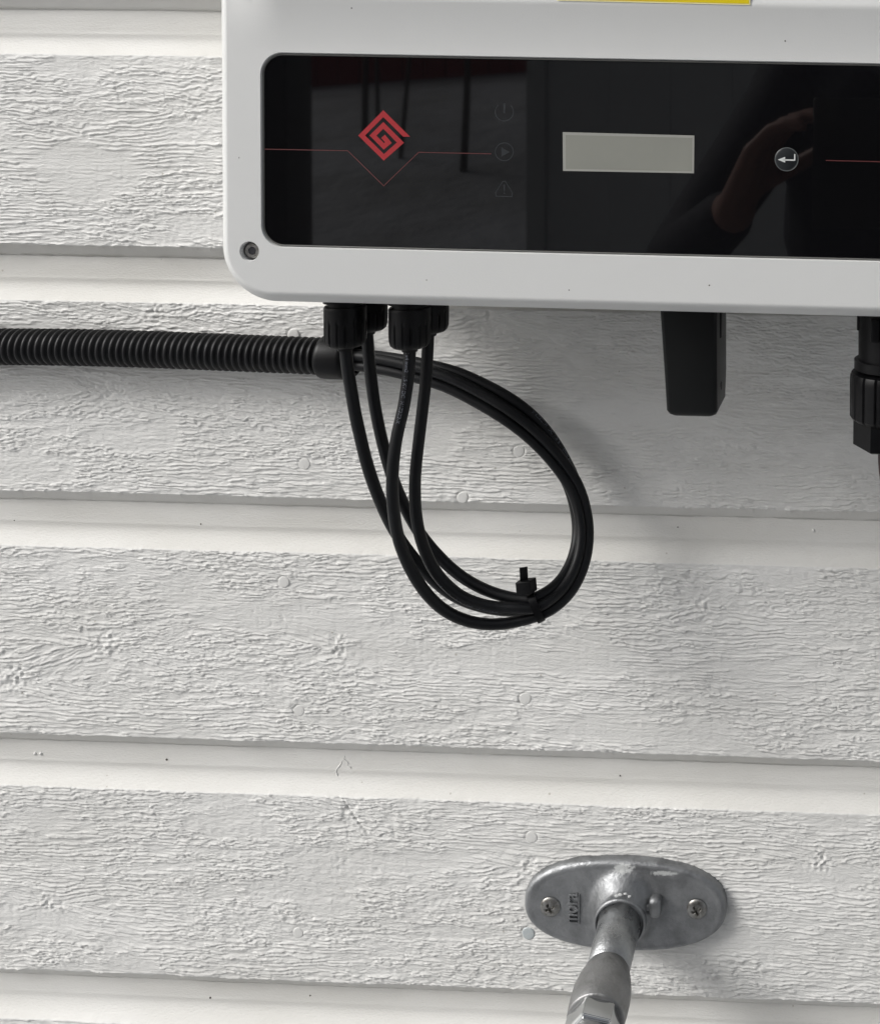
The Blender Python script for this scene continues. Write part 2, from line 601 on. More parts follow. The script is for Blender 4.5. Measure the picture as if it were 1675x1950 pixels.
def make_board(k):
    dense = 1 <= k <= 5
    xs = XS_DENSE if dense else XS_COARSE
    top, bot = TOP[k], BOT[k]
    dz = .00055 if dense and k < 5 else .006
    if k == 5:
        zf = np.concatenate([np.arange(0, .012, .0006), np.linspace(.012, top - bot, 90)])
    else:
        zf = np.linspace(0, top - bot, max(4, int(round((top - bot) / dz))))
    pts = []  # (y, z, face weight, groove relief weight)
    up = BOT[k - 1] - .0082 if (k - 1) in BOT else top + .029
    tz = up + .0085                     # hidden top of the tongue
    fl = top + .0120                    # where the cove meets the groove
    pts.append((.016, tz, 0, 0))
    pts.append((.0069, tz, 0, 0))
    for t in np.linspace(0, 1, 14):
        pts.append((.0069 - .00018 * t, tz + (fl + .0046 - tz) * t, 0, 1))
    pts += [(.00668, fl + .0040, 0, 1), (.00660, fl + .0032, 0, 1), (.00666, fl + .0024, 0, 1),
            (.00680, fl + .0016, 0, .6), (.00686, fl + .0006, 0, .3)]
    for t in np.linspace(0, .97, 14):
        pts.append((.0069 * (1 - t ** 1.75), fl - (fl - top) * t, 0, .25))
    i0 = len(pts)
    for z in zf:
        pts.append((0.0, top - z, 1, 0))
    i1 = len(pts)
    for t in (.04, .25, .5, .75, 1.0):
        pts.append((.0060 * t, bot - .0082 * t, (1 - t) ** 3 * .8, .25))
    pts.append((.0061, bot - .0080, 0, 0))
    pts.append((.0061, bot + .004, 0, 0))
    pts.append((.016, bot + .004, 0, 0))
    A = np.array(pts)
    nr, nc = len(A), len(xs)
    X = np.repeat(xs[None, :], nr, 0)
    Y = np.repeat(A[:, 0:1], nc, 1)
    Z = np.repeat(A[:, 1:2], nc, 1)
    zl = (Z - top) * 1000
    H = rough_face(X * 1000, np.clip(zl, -(top - bot) * 1000, 0), k + 4, KNOTS.get(k, ()), CRACKS.get(k, ()), DISCS.get(k, ()), (*px2loc(1189, 1726, 4), 70.5, 32.8) if k == 4 else None)
    wf = A[:, 2:3]
    Y = Y - (H * wf) / 1000
    # gentle machine marks and waviness in the planed groove
    xm, zm = X * 1000 + k * 91, Z * 1000
    G = .10 * vn(xm / 60, zm / 1.5, 2) * ss(-.1, .5, vn(xm / 120, zm / 60, 3)) + .05 * vn(xm / 14, zm / 2.2, 4) + .25 * vn(xm / 160, zm / 40, 6)
    Y = Y - G * A[:, 3:4] / 1000
    # the arris of the boards wanders a little
    wob = (.35 * vn(X * 1000 / 45 + k * 7, Z * 0, 5) + .25 * vn(X * 1000 / 7 + k * 3, Z * 0, 8)) / 1000
    edge = np.zeros((nr, 1))
    edge[i0 - 3:i0 + 2] = .6
    edge[i1 - 2:i1 + 5] = 1
    Z = Z + wob * edge
    co = np.stack([X, Y, Z], -1).reshape(-1, 3).astype(np.float32)
    idx = np.arange(nr * nc).reshape(nr, nc)
    nxt = np.concatenate([idx[1:], idx[:1]], 0)      # closed section
    q = np.stack([idx[:, :-1], nxt[:, :-1], nxt[:, 1:], idx[:, 1:]], -1).reshape(-1, 4)
    me = bpy.data.meshes.new('board')
    me.vertices.add(len(co))
    me.vertices.foreach_set('co', co.ravel())
    me.loops.add(q.size)
    me.loops.foreach_set('vertex_index', q.ravel().astype(np.int32))
    me.polygons.add(len(q))
    me.polygons.foreach_set('loop_start', np.arange(0, q.size, 4, dtype=np.int32))
    me.polygons.foreach_set('use_smooth', np.ones(len(q), dtype=bool))
    mi = np.zeros((nr, nc - 1), dtype=np.int32)
    mi[:i0 - 1] = 1
    mi[i1:] = 1
    me.polygons.foreach_set('material_index', mi.ravel())
    me.update()
    return link('board', me, (M_PAINT, M_GROOVE), wall)


BOARDS = {k: make_board(k) for k in (1, 2, 3, 4, 5, 0, -1, -2, -3, -4, -5, 6, 7)}
bz_ = BOT[7] - .008
link('backing', box_mesh(-1.5, .9, .0175, .03, bz_, BOT[-6]), M_PAINT, wall)
pl0 = link('plinth', box_mesh(-1.5, .9, .012, .16, -.3, bz_ - .002), newmat('grey_plinth', (.30, .30, .29), .85, bump=(60, .5, .003), noise=(20, .5, (.24, .24, .23))), wall)


def nail_mesh(r, h, seed):
    rnd = random.Random(seed)
    sq = rnd.uniform(.93, 1.05)
    prof = [(-.002, r), (h * .5, r), (h * .85, r * .96), (h, r * .86), (h * 1.02, r * .4), (h, 0.00001)]
    a0 = rnd.uniform(0, 6)
    return lathe(prof, (0, 0, 0), (0, -1, 0), 28, rad=lambda t, s, q: q * (1 + .03 * math.sin(3 * t + a0)) * (sq if abs(math.cos(t)) > .7 else 1))


for i, (px, py, k, r, h, g) in enumerate(NAILS):
    g = (px, py) == (1006, 1777)
    o = link('nail', nail_mesh(r / 1000, h / 1000, i), M_NAILG if g else M_NAIL)
    o.location = P(px, py, 0)
    o.location.y = -.0002
    bpy.context.view_layer.update()
    o.parent = BOARDS[k]
    if g:
        o['label'] = 'bare grey galvanised nail head at the lower left edge of the tap plate'

# small paint runs and drips in the planed groove under each board
rnd = random.Random(11)
for k, (px, py) in ((2, (1548, 1011)), (4, (66, 1436)), (4, (77, 1436))):
    b = lathe([(-.0004, .0012), (0, .0012), (.0004, .0010), (.0008, .0005), (.0009, .00001)], (0, 0, 0), (0, -1, 0), 12)
    o = link('paint_drip', b, M_NAIL)
    o.location = P(px, py, -.0062)
    o.location.y = .0066
    bpy.context.view_layer.update()
    o.parent = BOARDS[k if k != 2 else 3]

M_DIRT = newmat('dark_dirt', (0.07, 0.06, 0.05), rough=0.9)
for k, (px, py), rr in ((3, (382, 998), .6), (3, (27, 991), .5), (4, (317, 1447), .9), (5, (400, 1901), .8), (5, (590, 1897), .5), (3, (1290, 1004), .5), (4, (1180, 1478), .5)):
    w = P(px, py, -.0064)
    o = link('dirt_speck', lathe([(0, rr / 1000), (.0004, rr / 1200), (.0006, rr / 3000)], (w.x, .0068, w.z), (0, -1, 0), 7), M_DIRT)
    o.parent = BOARDS[k]
for pl_ in (((656, 1441), (651, 1449), (648, 1457), (640, 1466), (643, 1476), (645, 1489), (651, 1502), (657, 1515)), ((654, 1446), (660, 1451), (662, 1457), (668, 1463)), ((646, 1478), (654, 1486), (652, 1497), (658, 1508))):
    q = []
    for x_, y_ in pl_:
        w = P(x_, y_, -.0066)
        if y_ > 1484:
            w.y = .0069 * max(0.0, 1 - ((y_ - 1483) / 34) ** 1.75)
        else:
            w.y = .0068
        q.append(w)
    o = link('paint_crack', tube([c_ + Vector((rnd.uniform(-.0006, .0006), 0, 0)) for c_ in catmull(q, 3)], .0003, 5, rf=lambda i: rnd.uniform(.00022, .00055)), M_NAIL)
    o.parent = BOARDS[4]

# ------------------------------------------------------------------ inverter
DF = .130            # depth of its front face
inv = thing('solar_inverter', 'light grey wall mounted inverter box with glossy black front panel', 'inverter', P(1100, 590, .0))

TIL = -.0057          # the box hangs a third of a degree out of level


def untilt(p):
    return p.x + .3 * TIL * (p.z - ZC), p.z - TIL * p.x


def tilt(x, z):
    return x - .3 * TIL * (z - ZC), z + TIL * x


xl = untilt(P(419.5, 300, DF - .004))[0]
zb = untilt(P(1100, 590, DF - .003))[1]
xr_ = xl + .425
zt = zb + .385


def rrect(x0, x1, z0, z1, r, ns=150, nc_=16):
    """closed outline, counter-clockwise seen from the camera; fixed point count"""
    rs = r if isinstance(r, (tuple, list)) else (r, r, r, r)    # bl, br, tr, tl
    cs = [(x0 + rs[0], z0 + rs[0], PI, rs[0]), (x1 - rs[1], z0 + rs[1], 1.5 * PI, rs[1]),
          (x1 - rs[2], z1 - rs[2], 0, rs[2]), (x0 + rs[3], z1 - rs[3], .5 * PI, rs[3])]
    out = []
    for i, (cx, cz, a0, rr) in enumerate(cs):
        arc = [(cx + rr * math.cos(a0 + .5 * PI * j / nc_), cz + rr * math.sin(a0 + .5 * PI * j / nc_)) for j in range(nc_ + 1)]
        out += arc
        nx = cs[(i + 1) % 4]
        s = (nx[0] + nx[3] * math.cos(nx[2]), nx[1] + nx[3] * math.sin(nx[2]))
        e = arc[-1]
        for j in range(1, ns):
            t = j / ns
            out.append((e[0] + (s[0] - e[0]) * t, e[1] + (s[1] - e[1]) * t))
    return out


# panel window
pxl = untilt(P(496, 285, DF))[0]
pzt = ZC + .02808
pzb = ZC - .08073 - .0003
pxr = xr_ - (pxl - xl)
zline = untilt(P(1600, 12, DF + .0035))[1]


def bulge(z):
    t = (z - pzt) / (zline - pzt)
    if t <= 0:
        return 0.0
    a = .0045 * t ** 1.7
    b = .0045 - .0012 * min(1, max(0, z - zline) / .006) - .0008 * min(1, max(0, z - zline) / .05)
    k = .0004
    h = max(0.0, min(1.0, .5 + .5 * (b - a) / k))
    return b + (a - b) * h - k * h * (1 - h)


def side_fade(x):
    t = max(0.0, min(1.0, (x - xl - .004) / .034))
    return t * t * (3 - 2 * t)


rings = []


def addring(o, d, b=1.0):
    ring = []
    for x, z in o:
        tx, tz = tilt(x, z)
        ring.append((tx, -(d + b * bulge(z) * side_fade(x)), tz))
    rings.append(ring)


def outer(ins):
    return rrect(xl + ins, xr_ - ins, zb + ins, zt - ins, max(.0315 - ins, .004))


addring(outer(.006), .012, 0)
addring(outer(.001), .030, .5)
addring(outer(.0), .100, 1)
for ins, dd in ((0, .0070), (.0001, .0060), (.0005, .0053), (.0011, .0046), (.0032, .0021), (.0042, .0011), (.0050, .0005), (.0058, .0001)):
    addring(outer(ins), DF - dd)
o2 = outer(.0064)
pan = rrect(pxl, pxr, pzb, pzt, .0125)
H_ = zt - .005 - pzt
for t in [1 - h_ / H_ for h_ in np.linspace(H_ * .99, .040, 70)] + [1 - h_ / H_ for h_ in np.arange(.037, .0005, -.0012)] + [1.0]:
    addring([((1 - t) * a[0] + t * b[0], (1 - t) * a[1] + t * b[1]) for a, b in zip(o2, pan)], DF)
addring([(x, z) for x, z in rrect(pxl + .0004, pxr - .0004, pzb + .0004, pzt - .0004, .0121)], DF - .0006)
addring([(x, z) for x, z in rrect(pxl + .0005, pxr - .0005, pzb + .0005, pzt - .0005, .0120)], DF - .004)
n_ = len(rings[0])
V = [p for r in rings for p in r]
F = grid_faces(len(rings), n_, wrap=True)
F.append(tuple(range(n_))[::-1])
F.append(tuple((len(rings) - 1) * n_ + j for j in range(n_)))
me = mesh_from(V, F)
bm = bmesh.new()
bm.from_mesh(me)
bmesh.ops.remove_doubles(bm, verts=bm.verts, dist=1e-6)
bmesh.ops.recalc_face_normals(bm, faces=bm.faces)
bm.to_mesh(me)
bm.free()
shell = link('housing', me, M_SHELL, inv)
# counterbored hole for the corner screw
sc_p = P(474.5, 478.3, DF)
cut = link('cut', lathe([(-.006, .0053), (-.0005, .0053), (.0003, .0058), (.004, .0078)], (sc_p.x, -DF, sc_p.z), (0, -1, 0), 40), M_SHELL)
bm = bmesh.new()
bm.from_mesh(cut.data)
bmesh.ops.recalc_face_normals(bm, faces=bm.faces)
bm.to_mesh(cut.data)
bm.free()
md = shell.modifiers.new('b', 'BOOLEAN')
md.operation = 'DIFFERENCE'
md.solver = 'EXACT'
md.object = cut
bpy.context.view_layer.update()
me2 = evaluated(shell)
shell.modifiers.clear()
shell.data = me2
bpy.data.objects.remove(cut)
me2.polygons.foreach_set('use_smooth', [True] * len(me2.polygons))
me2.update()
bevel_sharp(shell, 38)
sp = Vector((sc_p.x, -DF + .0052, sc_p.z))
screw = link('screw', lathe([(-.001, .0044), (.0020, .0044), (.0024, .0042), (.0026, .0039), (.0026, .0023)], sp, (0, -1, 0), 32, cap1=False), M_STEEL, inv)
bevel_sharp(screw, 30)
hexs = link('hex_socket', lathe([(.0026, .0023), (.0008, .0022), (.0006, .0001)], sp, (0, -1, 0), 6, cap1=True), M_SOCKET, screw)
bevel_sharp(hexs, 30)

for px_, py_, rr in ((1350, 543, .5), (1494, 77, .5), (671, 15, .45), (1083, 552, .4), (812, 533, .35), (455, 300, .35)):
    w = P(px_, py_, DF + (.0022 if py_ < 90 else 0))
    d_ = DF + bulge(untilt(w)[1])
    link('dirt_speck', lathe([(-.0002, rr / 1000), (.0001, rr / 1200), (.0002, rr / 4000)], (w.x, -d_, w.z), (0, -1, 0), 7), M_DIRT, inv)

# rim + glass
gv, gf = [], []
ro = [rrect(pxl + i, pxr - i, pzb + i, pzt - i, .0125 - i) for i in (.0007, .0008, .0012, .0015)]
gd = [DF - .0035, DF - .0011, DF - .0008, DF - .0013]
gv = [(tilt(x, z)[0], -d, tilt(x, z)[1]) for o_, d in zip(ro, gd) for x, z in o_]
link('panel_rim', mesh_from(gv, grid_faces(4, n_, wrap=True)), M_GASKET, inv)
ro = [rrect(pxl + i, pxr - i, pzb + i, pzt - i, .0125 - i, ns=4) for i in (.0016, .0016, .0019)]
nn = len(ro[0])
gv = [(tilt(x, z)[0], -d, tilt(x, z)[1]) for o_, d in zip(ro, (DF - .0035, DF - .0013, DF - .0010)) for x, z in o_]
gf = grid_faces(3, nn, wrap=True) + [tuple(2 * nn + j for j in range(nn))]
glass = link('front_panel', mesh_from(gv, gf, smooth=False), M_GLASS, inv)
GD = DF - .0010        # depth of the glass face


def flat_on_glass(name, polys, mat, parent, lift=.00005, thick=None):
    """polys: list of (verts px, faces) laid on the panel face as print"""
    v, f = [], []
    for pv, pf in polys:
        b = len(v)
        for q in pv:
            w = P(q[0], q[1], GD)
            v.append((w.x, -(GD + lift), w.z))
        f += [tuple(b + i for i in fc) for fc in pf]
    return link(name, mesh_from(v, f, smooth=False), mat, parent)


def z5(x, y):
    return (650 + x / 9.306, 180 + y / 9.306)


W5 = 86 / 9.306
lg = [z5(*q) for q in ((1150, 742), (742, 334), (358, 722), (750, 1108), (1045, 848), (742, 542), (558, 722), (751, 915), (832, 848), (738, 735))]
sv, sf = stroke(lg, W5)
# the free end is cut level
sv[0] = Vector(z5(1092, 742))
sv[1] = Vector(z5(1215, 742))
if (sv[2] - Vector(z5(742, 270))).length < (sv[3] - Vector(z5(742, 270))).length:
    sv[0], sv[1] = sv[1], sv[0]
flat_on_glass('logo', [(sv, sf)], M_RED, glass)
flat_on_glass('accent_line', [stroke([(503, 283.5), (662, 286.5), (730.5, 353.5), (797, 289.5), (935, 292.5)], 1.6)], M_REDLINE, glass)
flat_on_glass('accent_line', [stroke([(1572, 305), (1700, 308), (1790, 310)], 1.8)], M_REDLINE, glass)


def circ(cx, cy, r, a0=0, a1=2 * PI, n=40, close=True):
    return [(cx + r * math.sin(a0 + (a1 - a0) * i / (n if close else n - 1)), cy - r * math.cos(a0 + (a1 - a0) * i / (n if close else n - 1))) for i in range(n)]


flat_on_glass('power_symbol', [stroke(circ(960, 212.5, 17.3, .75, 2 * PI - .75, 36, False), 1.8), stroke([(960.3, 196), (960, 215)], 3.6)], M_ICON, glass)
flat_on_glass('play_symbol', [stroke(circ(960, 288.5, 17.0), 1.6, True), ([(954.5, 280), (970, 289), (954.5, 298)], [(0, 2, 1)])], M_ICON, glass)
flat_on_glass('warning_symbol', [stroke([(957, 345), (962, 345), (975.5, 367), (974.5, 374), (944, 373), (943.5, 366)], 1.6, True),
                                 ([(957.8, 351), (962, 351), (960.6, 364), (959.2, 364)], [(0, 3, 2, 1)]), stroke([(960, 366.5), (960, 369)], 2.2)], M_ICON, glass)


def quad_part(name, c, mat, parent, d0, d1):
    v = []
    for d in (d0, d1):
        for (x, y) in c:
            w = P(x, y, GD)
            v.append((w.x, -(d), w.z))
    f = [(4, 5, 6, 7), (0, 1, 5, 4), (1, 2, 6, 5), (2, 3, 7, 6), (3, 0, 4, 7)]
    return link(name, mesh_from(v, f, smooth=False), mat, parent)


disp = quad_part('display', [(1071, 251), (1321.6, 257.5), (1320.8, 329.5), (1071.5, 325)], M_LCDB, glass, GD - .0005, GD + .00004)
quad_part('display_screen', [(1076.5, 256.5), (1318, 262), (1317.5, 326), (1077, 321)], M_LCD, disp, GD, GD + .00008)
bp_ = P(1497.4, 303, GD)
btn = link('enter_button', lathe([(0, .0063), (.0002, .0062), (.00035, .0058), (.0004, .00001)], (bp_.x, -GD, bp_.z), (0, -1, 0), 40, cap1=False), M_BUTTON, inv)
bq = lathe([(0, .0066), (.0003, .0065), (.0003, .0062), (0, .0061)], (bp_.x, -GD, bp_.z), (0, -1, 0), 40, cap0=False, cap1=False)
link('button_ring', bq, M_RING, btn)
flat_on_glass('arrow_symbol', [stroke([(1492, 304), (1512.7, 304.4), (1512.7, 293)], 2.4), ([(1480.5, 303.5), (1494.5, 298.2), (1494.5, 309.3)], [(0, 2, 1)])], M_WHITEP, btn, lift=.0005)

# warning sticker whose lower edge dips into view
def stick(x0, y0, x1, y1, d):
    a, b = P(x0, y0, DF + .0045), P(x1, y1, DF + .0045)
    return a, b
sa = P(1076, -1.5, DF + .0046)
sb = P(1428, 8.8, DF + .0046)
zbot_ = (P(1428, 8.8, DF + .0046).z + P(1076, 1.0, DF + .0046).z) / 2
bl_ = P(1060, 0.5, DF + .0046)
br_ = P(1428, 9.0, DF + .0046)
sv_ = [(bl_.x, -(DF + .0047), bl_.z), (br_.x, -(DF + .0047), br_.z), (br_.x, -(DF + .0047), br_.z + .055), (bl_.x, -(DF + .0047), bl_.z + .055)]
st = link('warning_sticker', mesh_from(sv_, [(0, 1, 2, 3)], smooth=False), M_YEDGE, inv)
e = .0007
sv2 = [(bl_.x + e, -(DF + .0048), bl_.z + e), (br_.x - e, -(DF + .0048), br_.z + e), (br_.x - e, -(DF + .0048), br_.z + .055 - e), (bl_.x + e, -(DF + .0048), bl_.z + .055 - e)]
link('sticker_face', mesh_from(sv2, [(0, 1, 2, 3)], smooth=False), M_YELLOW, st)


# cable glands under the box
def gland(px, py_bottom, depth):
    c = P(px, py_bottom, depth + .0118)
    c = Vector((P(px, py_bottom, depth).x, -depth, c.z))      # bottom centre
    L = zb + TIL * c.x - c.z
    R = .0115
    prof = [(-.002, .0042), (.0, .0050), (.0002, R * .66), (.0007, R * .80), (.0022, R * .93), (.0045, R * .985), (.008, R), (L * .62, R), (L * .80, R), (L * .83, R * .97)]

    def rad(t, s, r):
        if .0012 < s < L * .56 and r > R * .7:
            k = (t / (2 * PI) * 15) % 1
            w = abs(k - .5)
            if w < .11:
                return r - .0007 * min(1, (s - .0012) / .002) * min(1, (L * .56 - s) / .001)
        return r
    # dense enough along the axis for the flutes
    pr = []
    for (s0, r0), (s1, r1) in zip(prof[:-1], prof[1:]):
        m = 5 if s1 - s0 > .004 else 1
        for j in range(m):
            pr.append((s0 + (s1 - s0) * j / m, r0 + (r1 - r0) * j / m))
    pr.append(prof[-1])
    g = link('cable_gland', lathe(pr, c, (0, 0, 1), 128, rad=rad), M_BLACK, inv)
    bevel_sharp(g, 40)
    collar = link('gland_collar', lathe([(L * .82, R * .86), (L * .90, R * .86), (L * .905, R * 1.03), (L + .004, R * 1.03)], c, (0, 0, 1), 48), M_BLACK, g)
    bevel_sharp(collar, 40)
    return c


GA = gland(657.5, 669, .106)
GC = gland(780, 671.5, .106)
GB = gland(699.5, 637.5, .079)
GDn = gland(816.5, 640.5, .079)

# ------------------------------------------------------------------ communication stick
dg = thing('communication_stick', 'black rounded plastic stick plugged in under the inverter', 'data logger', P(1312, 600, .09))


def stick_mesh():
    f0 = P(1258.5, 610, .108)
    f1 = P(1364, 610, .108)
    bot_ = P(1315, 795, .106).z
    x0, x1 = f0.x, f1.x
    v, zs = [], []
    lv = [(bot_, .006, .005), (bot_ + .0006, .0035, .003), (bot_ + .0018, .0014, .0015), (bot_ + .004, .0002, .0004), (bot_ + .02, 0, 0), (zb + .003, -.0012, 0)]
    for z, ins, insy in lv:
        t = (z - bot_) / (zb - bot_)
        xx0 = x0 + ins + .0032 * (1 - t)
        xx1 = x1 - ins - .0012 + .0024 * (1 - t)
        y0, y1 = -.108 + insy, -.064 - insy - (.010 * (1 - min(1, (z - bot_) / .010)))
        r = .0026
        for (cx, cy, a0) in ((xx0 + r, y0 + r, PI), (xx1 - r, y0 + r, 1.5 * PI), (xx1 - r, y1 - r, 0), (xx0 + r, y1 - r, .5 * PI)):
            for j in range(6):
                a = a0 + j / 5 * PI / 2
                v.append((cx + r * math.cos(a), cy + r * math.sin(a), z))
    f = grid_faces(len(lv), 24, wrap=True)
    f.append(tuple(range(24))[::-1])
    f.append(tuple((len(lv) - 1) * 24 + j for j in range(24)))
    return mesh_from(v, f), x1


dm, dx1 = stick_mesh()
so_ = link('casing', dm, M_DONGLE, dg)
bevel_sharp(so_, 50)
# little latch slot and a button on the right flank
zc1 = P(1375, 735, .09).z
o = link('side_button', lathe([(-.001, .0020), (.0004, .0020), (.0007, .0014), (.0007, .00001)], (dx1 + .0002, -.090, zc1), (1, 0, 0), 20, cap1=False,
                              rad=lambda t, s, r: r * (1.6 if abs(math.sin(t)) > .6 else 1)), M_BLACK, dg)
zc2 = P(1375, 610, .09).z
o = link('latch', box_mesh(dx1 - .001, dx1 + .0009, -.094, -.084, zc2 - .010, zc2 + .014, .0008), M_DONGLE, dg)

# ------------------------------------------------------------------ AC connector at the right edge
ac = thing('power_connector', 'round black screw connector hanging at the right end under the inverter', 'connector', P(1690, 610, .09))
ad = .095
axx = P(1691, 720, ad).x
sc_ = (D - ad) / FPX


def zpx(y, d=ad):
    return P(1665, y, d).z


def ac_lathe(name, segs, r, seg=64, rad=None, mat=M_BLACK, parent=None, ang=35):
    # segs: list of (py, radius px)
    prof = [(-(zpx(py) - zb), rr * sc_) for py, rr in segs]
    o = link(name, lathe(prof, (axx, -ad, zb), (0, 0, -1), seg, rad=rad, a0=(-1, 0, 0)), mat, parent or ac)
    bevel_sharp(o, ang)
    return o


ac_lathe('body', [(575, 60), (690, 58), (693, 52), (712, 52), (716, 56), (726, 56)], 1)
ac_lathe('locking_ring', [(681, 60), (683, 66), (700, 66), (704, 60)], 1)


def ribs(t, s, r):
    k = (t / (2 * PI) * 18) % 1
    return r - (.0010 if abs(k - .5) < .09 and r > 68 * sc_ else 0)


ac_lathe('coupling_nut', [(706, 62), (708, 71), (714, 73.5), (722, 74), (790, 73), (794, 70), (797, 66), (798, 60)], 1, seg=144, rad=ribs)
hx = ac_lathe('hex_nut', [(786, 66), (846, 66), (849, 60), (850, 20)], 1, seg=6)
a_ = axx
for sx in (-1,):
    link('latch_lug', box_mesh(a_ - 62 * sc_, a_ - 50 * sc_, -ad - .004, -ad + .008, zpx(628), zpx(590), .0008), M_BLACK, ac)
link('latch_lug', box_mesh(a_ - 36 * sc_, a_ - 20 * sc_, -ad - 63 * sc_, -ad - 40 * sc_, zpx(650, .11), zpx(606, .11), .0008), M_BLACK, ac)
cp = catmull([P(1690, 838, ad), P(1688, 880, ad), P(1697, 940, ad), P(1722, 1010, .08), P(1760, 1090, .05), P(1810, 1150, .02), P(1900, 1200, .012)], 10)
tag(link('supply_cable', tube(cp, .0052, 18), M_BROWN), 'dark brown cable leaving the screw connector at the right edge', 'cable')

# ------------------------------------------------------------------ corrugated conduit
CR = .0125
cpts = [P(-2300, 640, .0135), P(-1500, 646, .0135), P(-700, 653, .0135), P(-260, 657, .0135), P(-120, 658.5, .0135), P(0, 660, .0135), P(100, 660.6, .0135), P(200, 662.5, .0137), P(306, 665.7, .0138), P(400, 669.5, .0140), P(500, 673.5, .0142),
        P(611, 677.8, .0145), P(640, 679, .0145)]
cc = catmull(cpts, 40)
# even re-sampling
ln = [0]
for a, b in zip(cc[:-1], cc[1:]):
    ln.append(ln[-1] + (b - a).length)
PITCH_ = .00462
per = 12
nS = int(ln[-1] / PITCH_ * per)
even, j = [], 0
for i in range(nS):
    s = ln[-1] * i / (nS - 1)
    while ln[j + 1] < s:
        j += 1
    t = (s - ln[j]) / (ln[j + 1] - ln[j])
    even.append(cc[j].lerp(cc[j + 1], t))


def crf(i):
    t = (i % per) / per
    lip = 1 if t < .42 else 0
    e_ = [.92, .985, 1, 1, .995, .98, .90, .85, .84, .84, .84, .85][i % per]
    return CR * e_


cond = thing('corrugated_conduit', 'black corrugated plastic conduit running level along the left of the wall', 'conduit', P(300, 665, .0135))
link('pipe', tube(even, CR, 28, rf=crf), M_CONDUIT, cond)
e0, e1 = P(616, 678.3, .0148), P(676, 681.5, .0155)
ax_ = (e1 - e0).normalized()
Lb = (e1 - e0).length
rb = .0147
bu = link('end_bushing', lathe([(-.001, rb * .80), (-.0004, rb * .92), (.0003, rb * .965), (.0014, rb * .99), (.003, rb), (Lb * .70, rb), (Lb * .78, rb * .985), (Lb * .84, rb * .92), (Lb, rb * .86), (Lb, rb * .74), (Lb * .7, rb * .70)],
                               e0, ax_, 48, cap1=True), M_BLACK, cond)
bevel_sharp(bu, 50)

# ------------------------------------------------------------------ the four cables
CRAD = .00345
dia = 22.0
bundle = [(1020, 1156, .070), (1048, 1142, .066), (1076, 1117, .056), (1098, 1078, .046), (1109, 1032, .036), (1108, 985, .029), (1095, 932, .024),
          (1072, 889, .022), (1045, 850, .022), (1010, 812, .023), (968, 779, .027), (916, 749, .025), (860, 722, .023), (803, 706, .021), (745, 693, .019),
          (700, 686.5, .018), (660, 683, .0165)]
keys = {'A': [(0, .15, -.55), (5, .00, -.62), (10, .95, -.15), (15, .45, -.45), (16, .4, -.4)],
        'B': [(0, -.80, .0), (5, -.52, .0), (10, -.35, -.45), (15, -.45, -.45), (16, -.4, -.4)],
        'C': [(0, .82, .0), (5, .55, .10), (10, .20, .52), (15, .45, .5), (16, .4, .4)],
        'D': [(0, -.10, .5), (5, .02, .66), (10, -.95, .20), (15, -.5, .5), (16, -.4, .4)]}
LC = (890, 950)
heads = {
    'A': [(657.5, 640, .106), (657.8, 664, .106), (661.5, 700, .106), (668, 740, .1055), (675.5, 785, .105), (685, 828, .103), (697.5, 880, .100), (714, 930, .096), (737, 985, .088),
          (763, 1030, .080), (795, 1072, .073), (828, 1108, .069), (865, 1136, .067), (907, 1153, .065), (950, 1162, .064), (988, 1163, .064)],
    'B': [(698.6, 610, .079), (699, 632, .079), (702.5, 683, .079), (709, 743, .079), (719, 803, .078), (733, 862, .077), (748, 912, .075), (769, 962, .072), (795, 1010, .069),
          (830, 1054, .068), (872, 1094, .068), (922, 1123, .069), (970, 1138, .070), (998, 1141, .070)],
    'C': [(780, 640, .106), (780, 667, .106), (779, 695, .107), (776.5, 722, .107), (768, 779, .108), (757, 822, .109), (749.5, 870, .110), (746.5, 920, .109), (748.5, 964, .107),
          (755, 1012, .104), (768, 1054, .101), (787, 1094, .097), (811, 1130, .092), (842, 1160, .087), (878, 1179, .082), (915, 1188, .078), (951, 1189, .075), (988, 1183, .072)],
    'D': [(815.6, 610, .079), (815.5, 635, .079), (813.5, 680, .080), (810, 731, .081), (801.5, 803, .083), (792.5, 880, .085), (789.5, 930, .086), (792.5, 985, .087), (802, 1030, .087),
          (820, 1075, .085), (844, 1108, .083), (877, 1136, .081), (915, 1151, .079), (950, 1157, .077), (985, 1158, .076)]}


def interp_key(ks, i):
    for (a, t0, n0), (b, t1, n1) in zip(ks[:-1], ks[1:]):
        if a <= i <= b:
            w = (i - a) / (b - a)
            w = w * w * (3 - 2 * w)
            return t0 + (t1 - t0) * w, n0 + (n1 - n0) * w
    return ks[-1][1:]


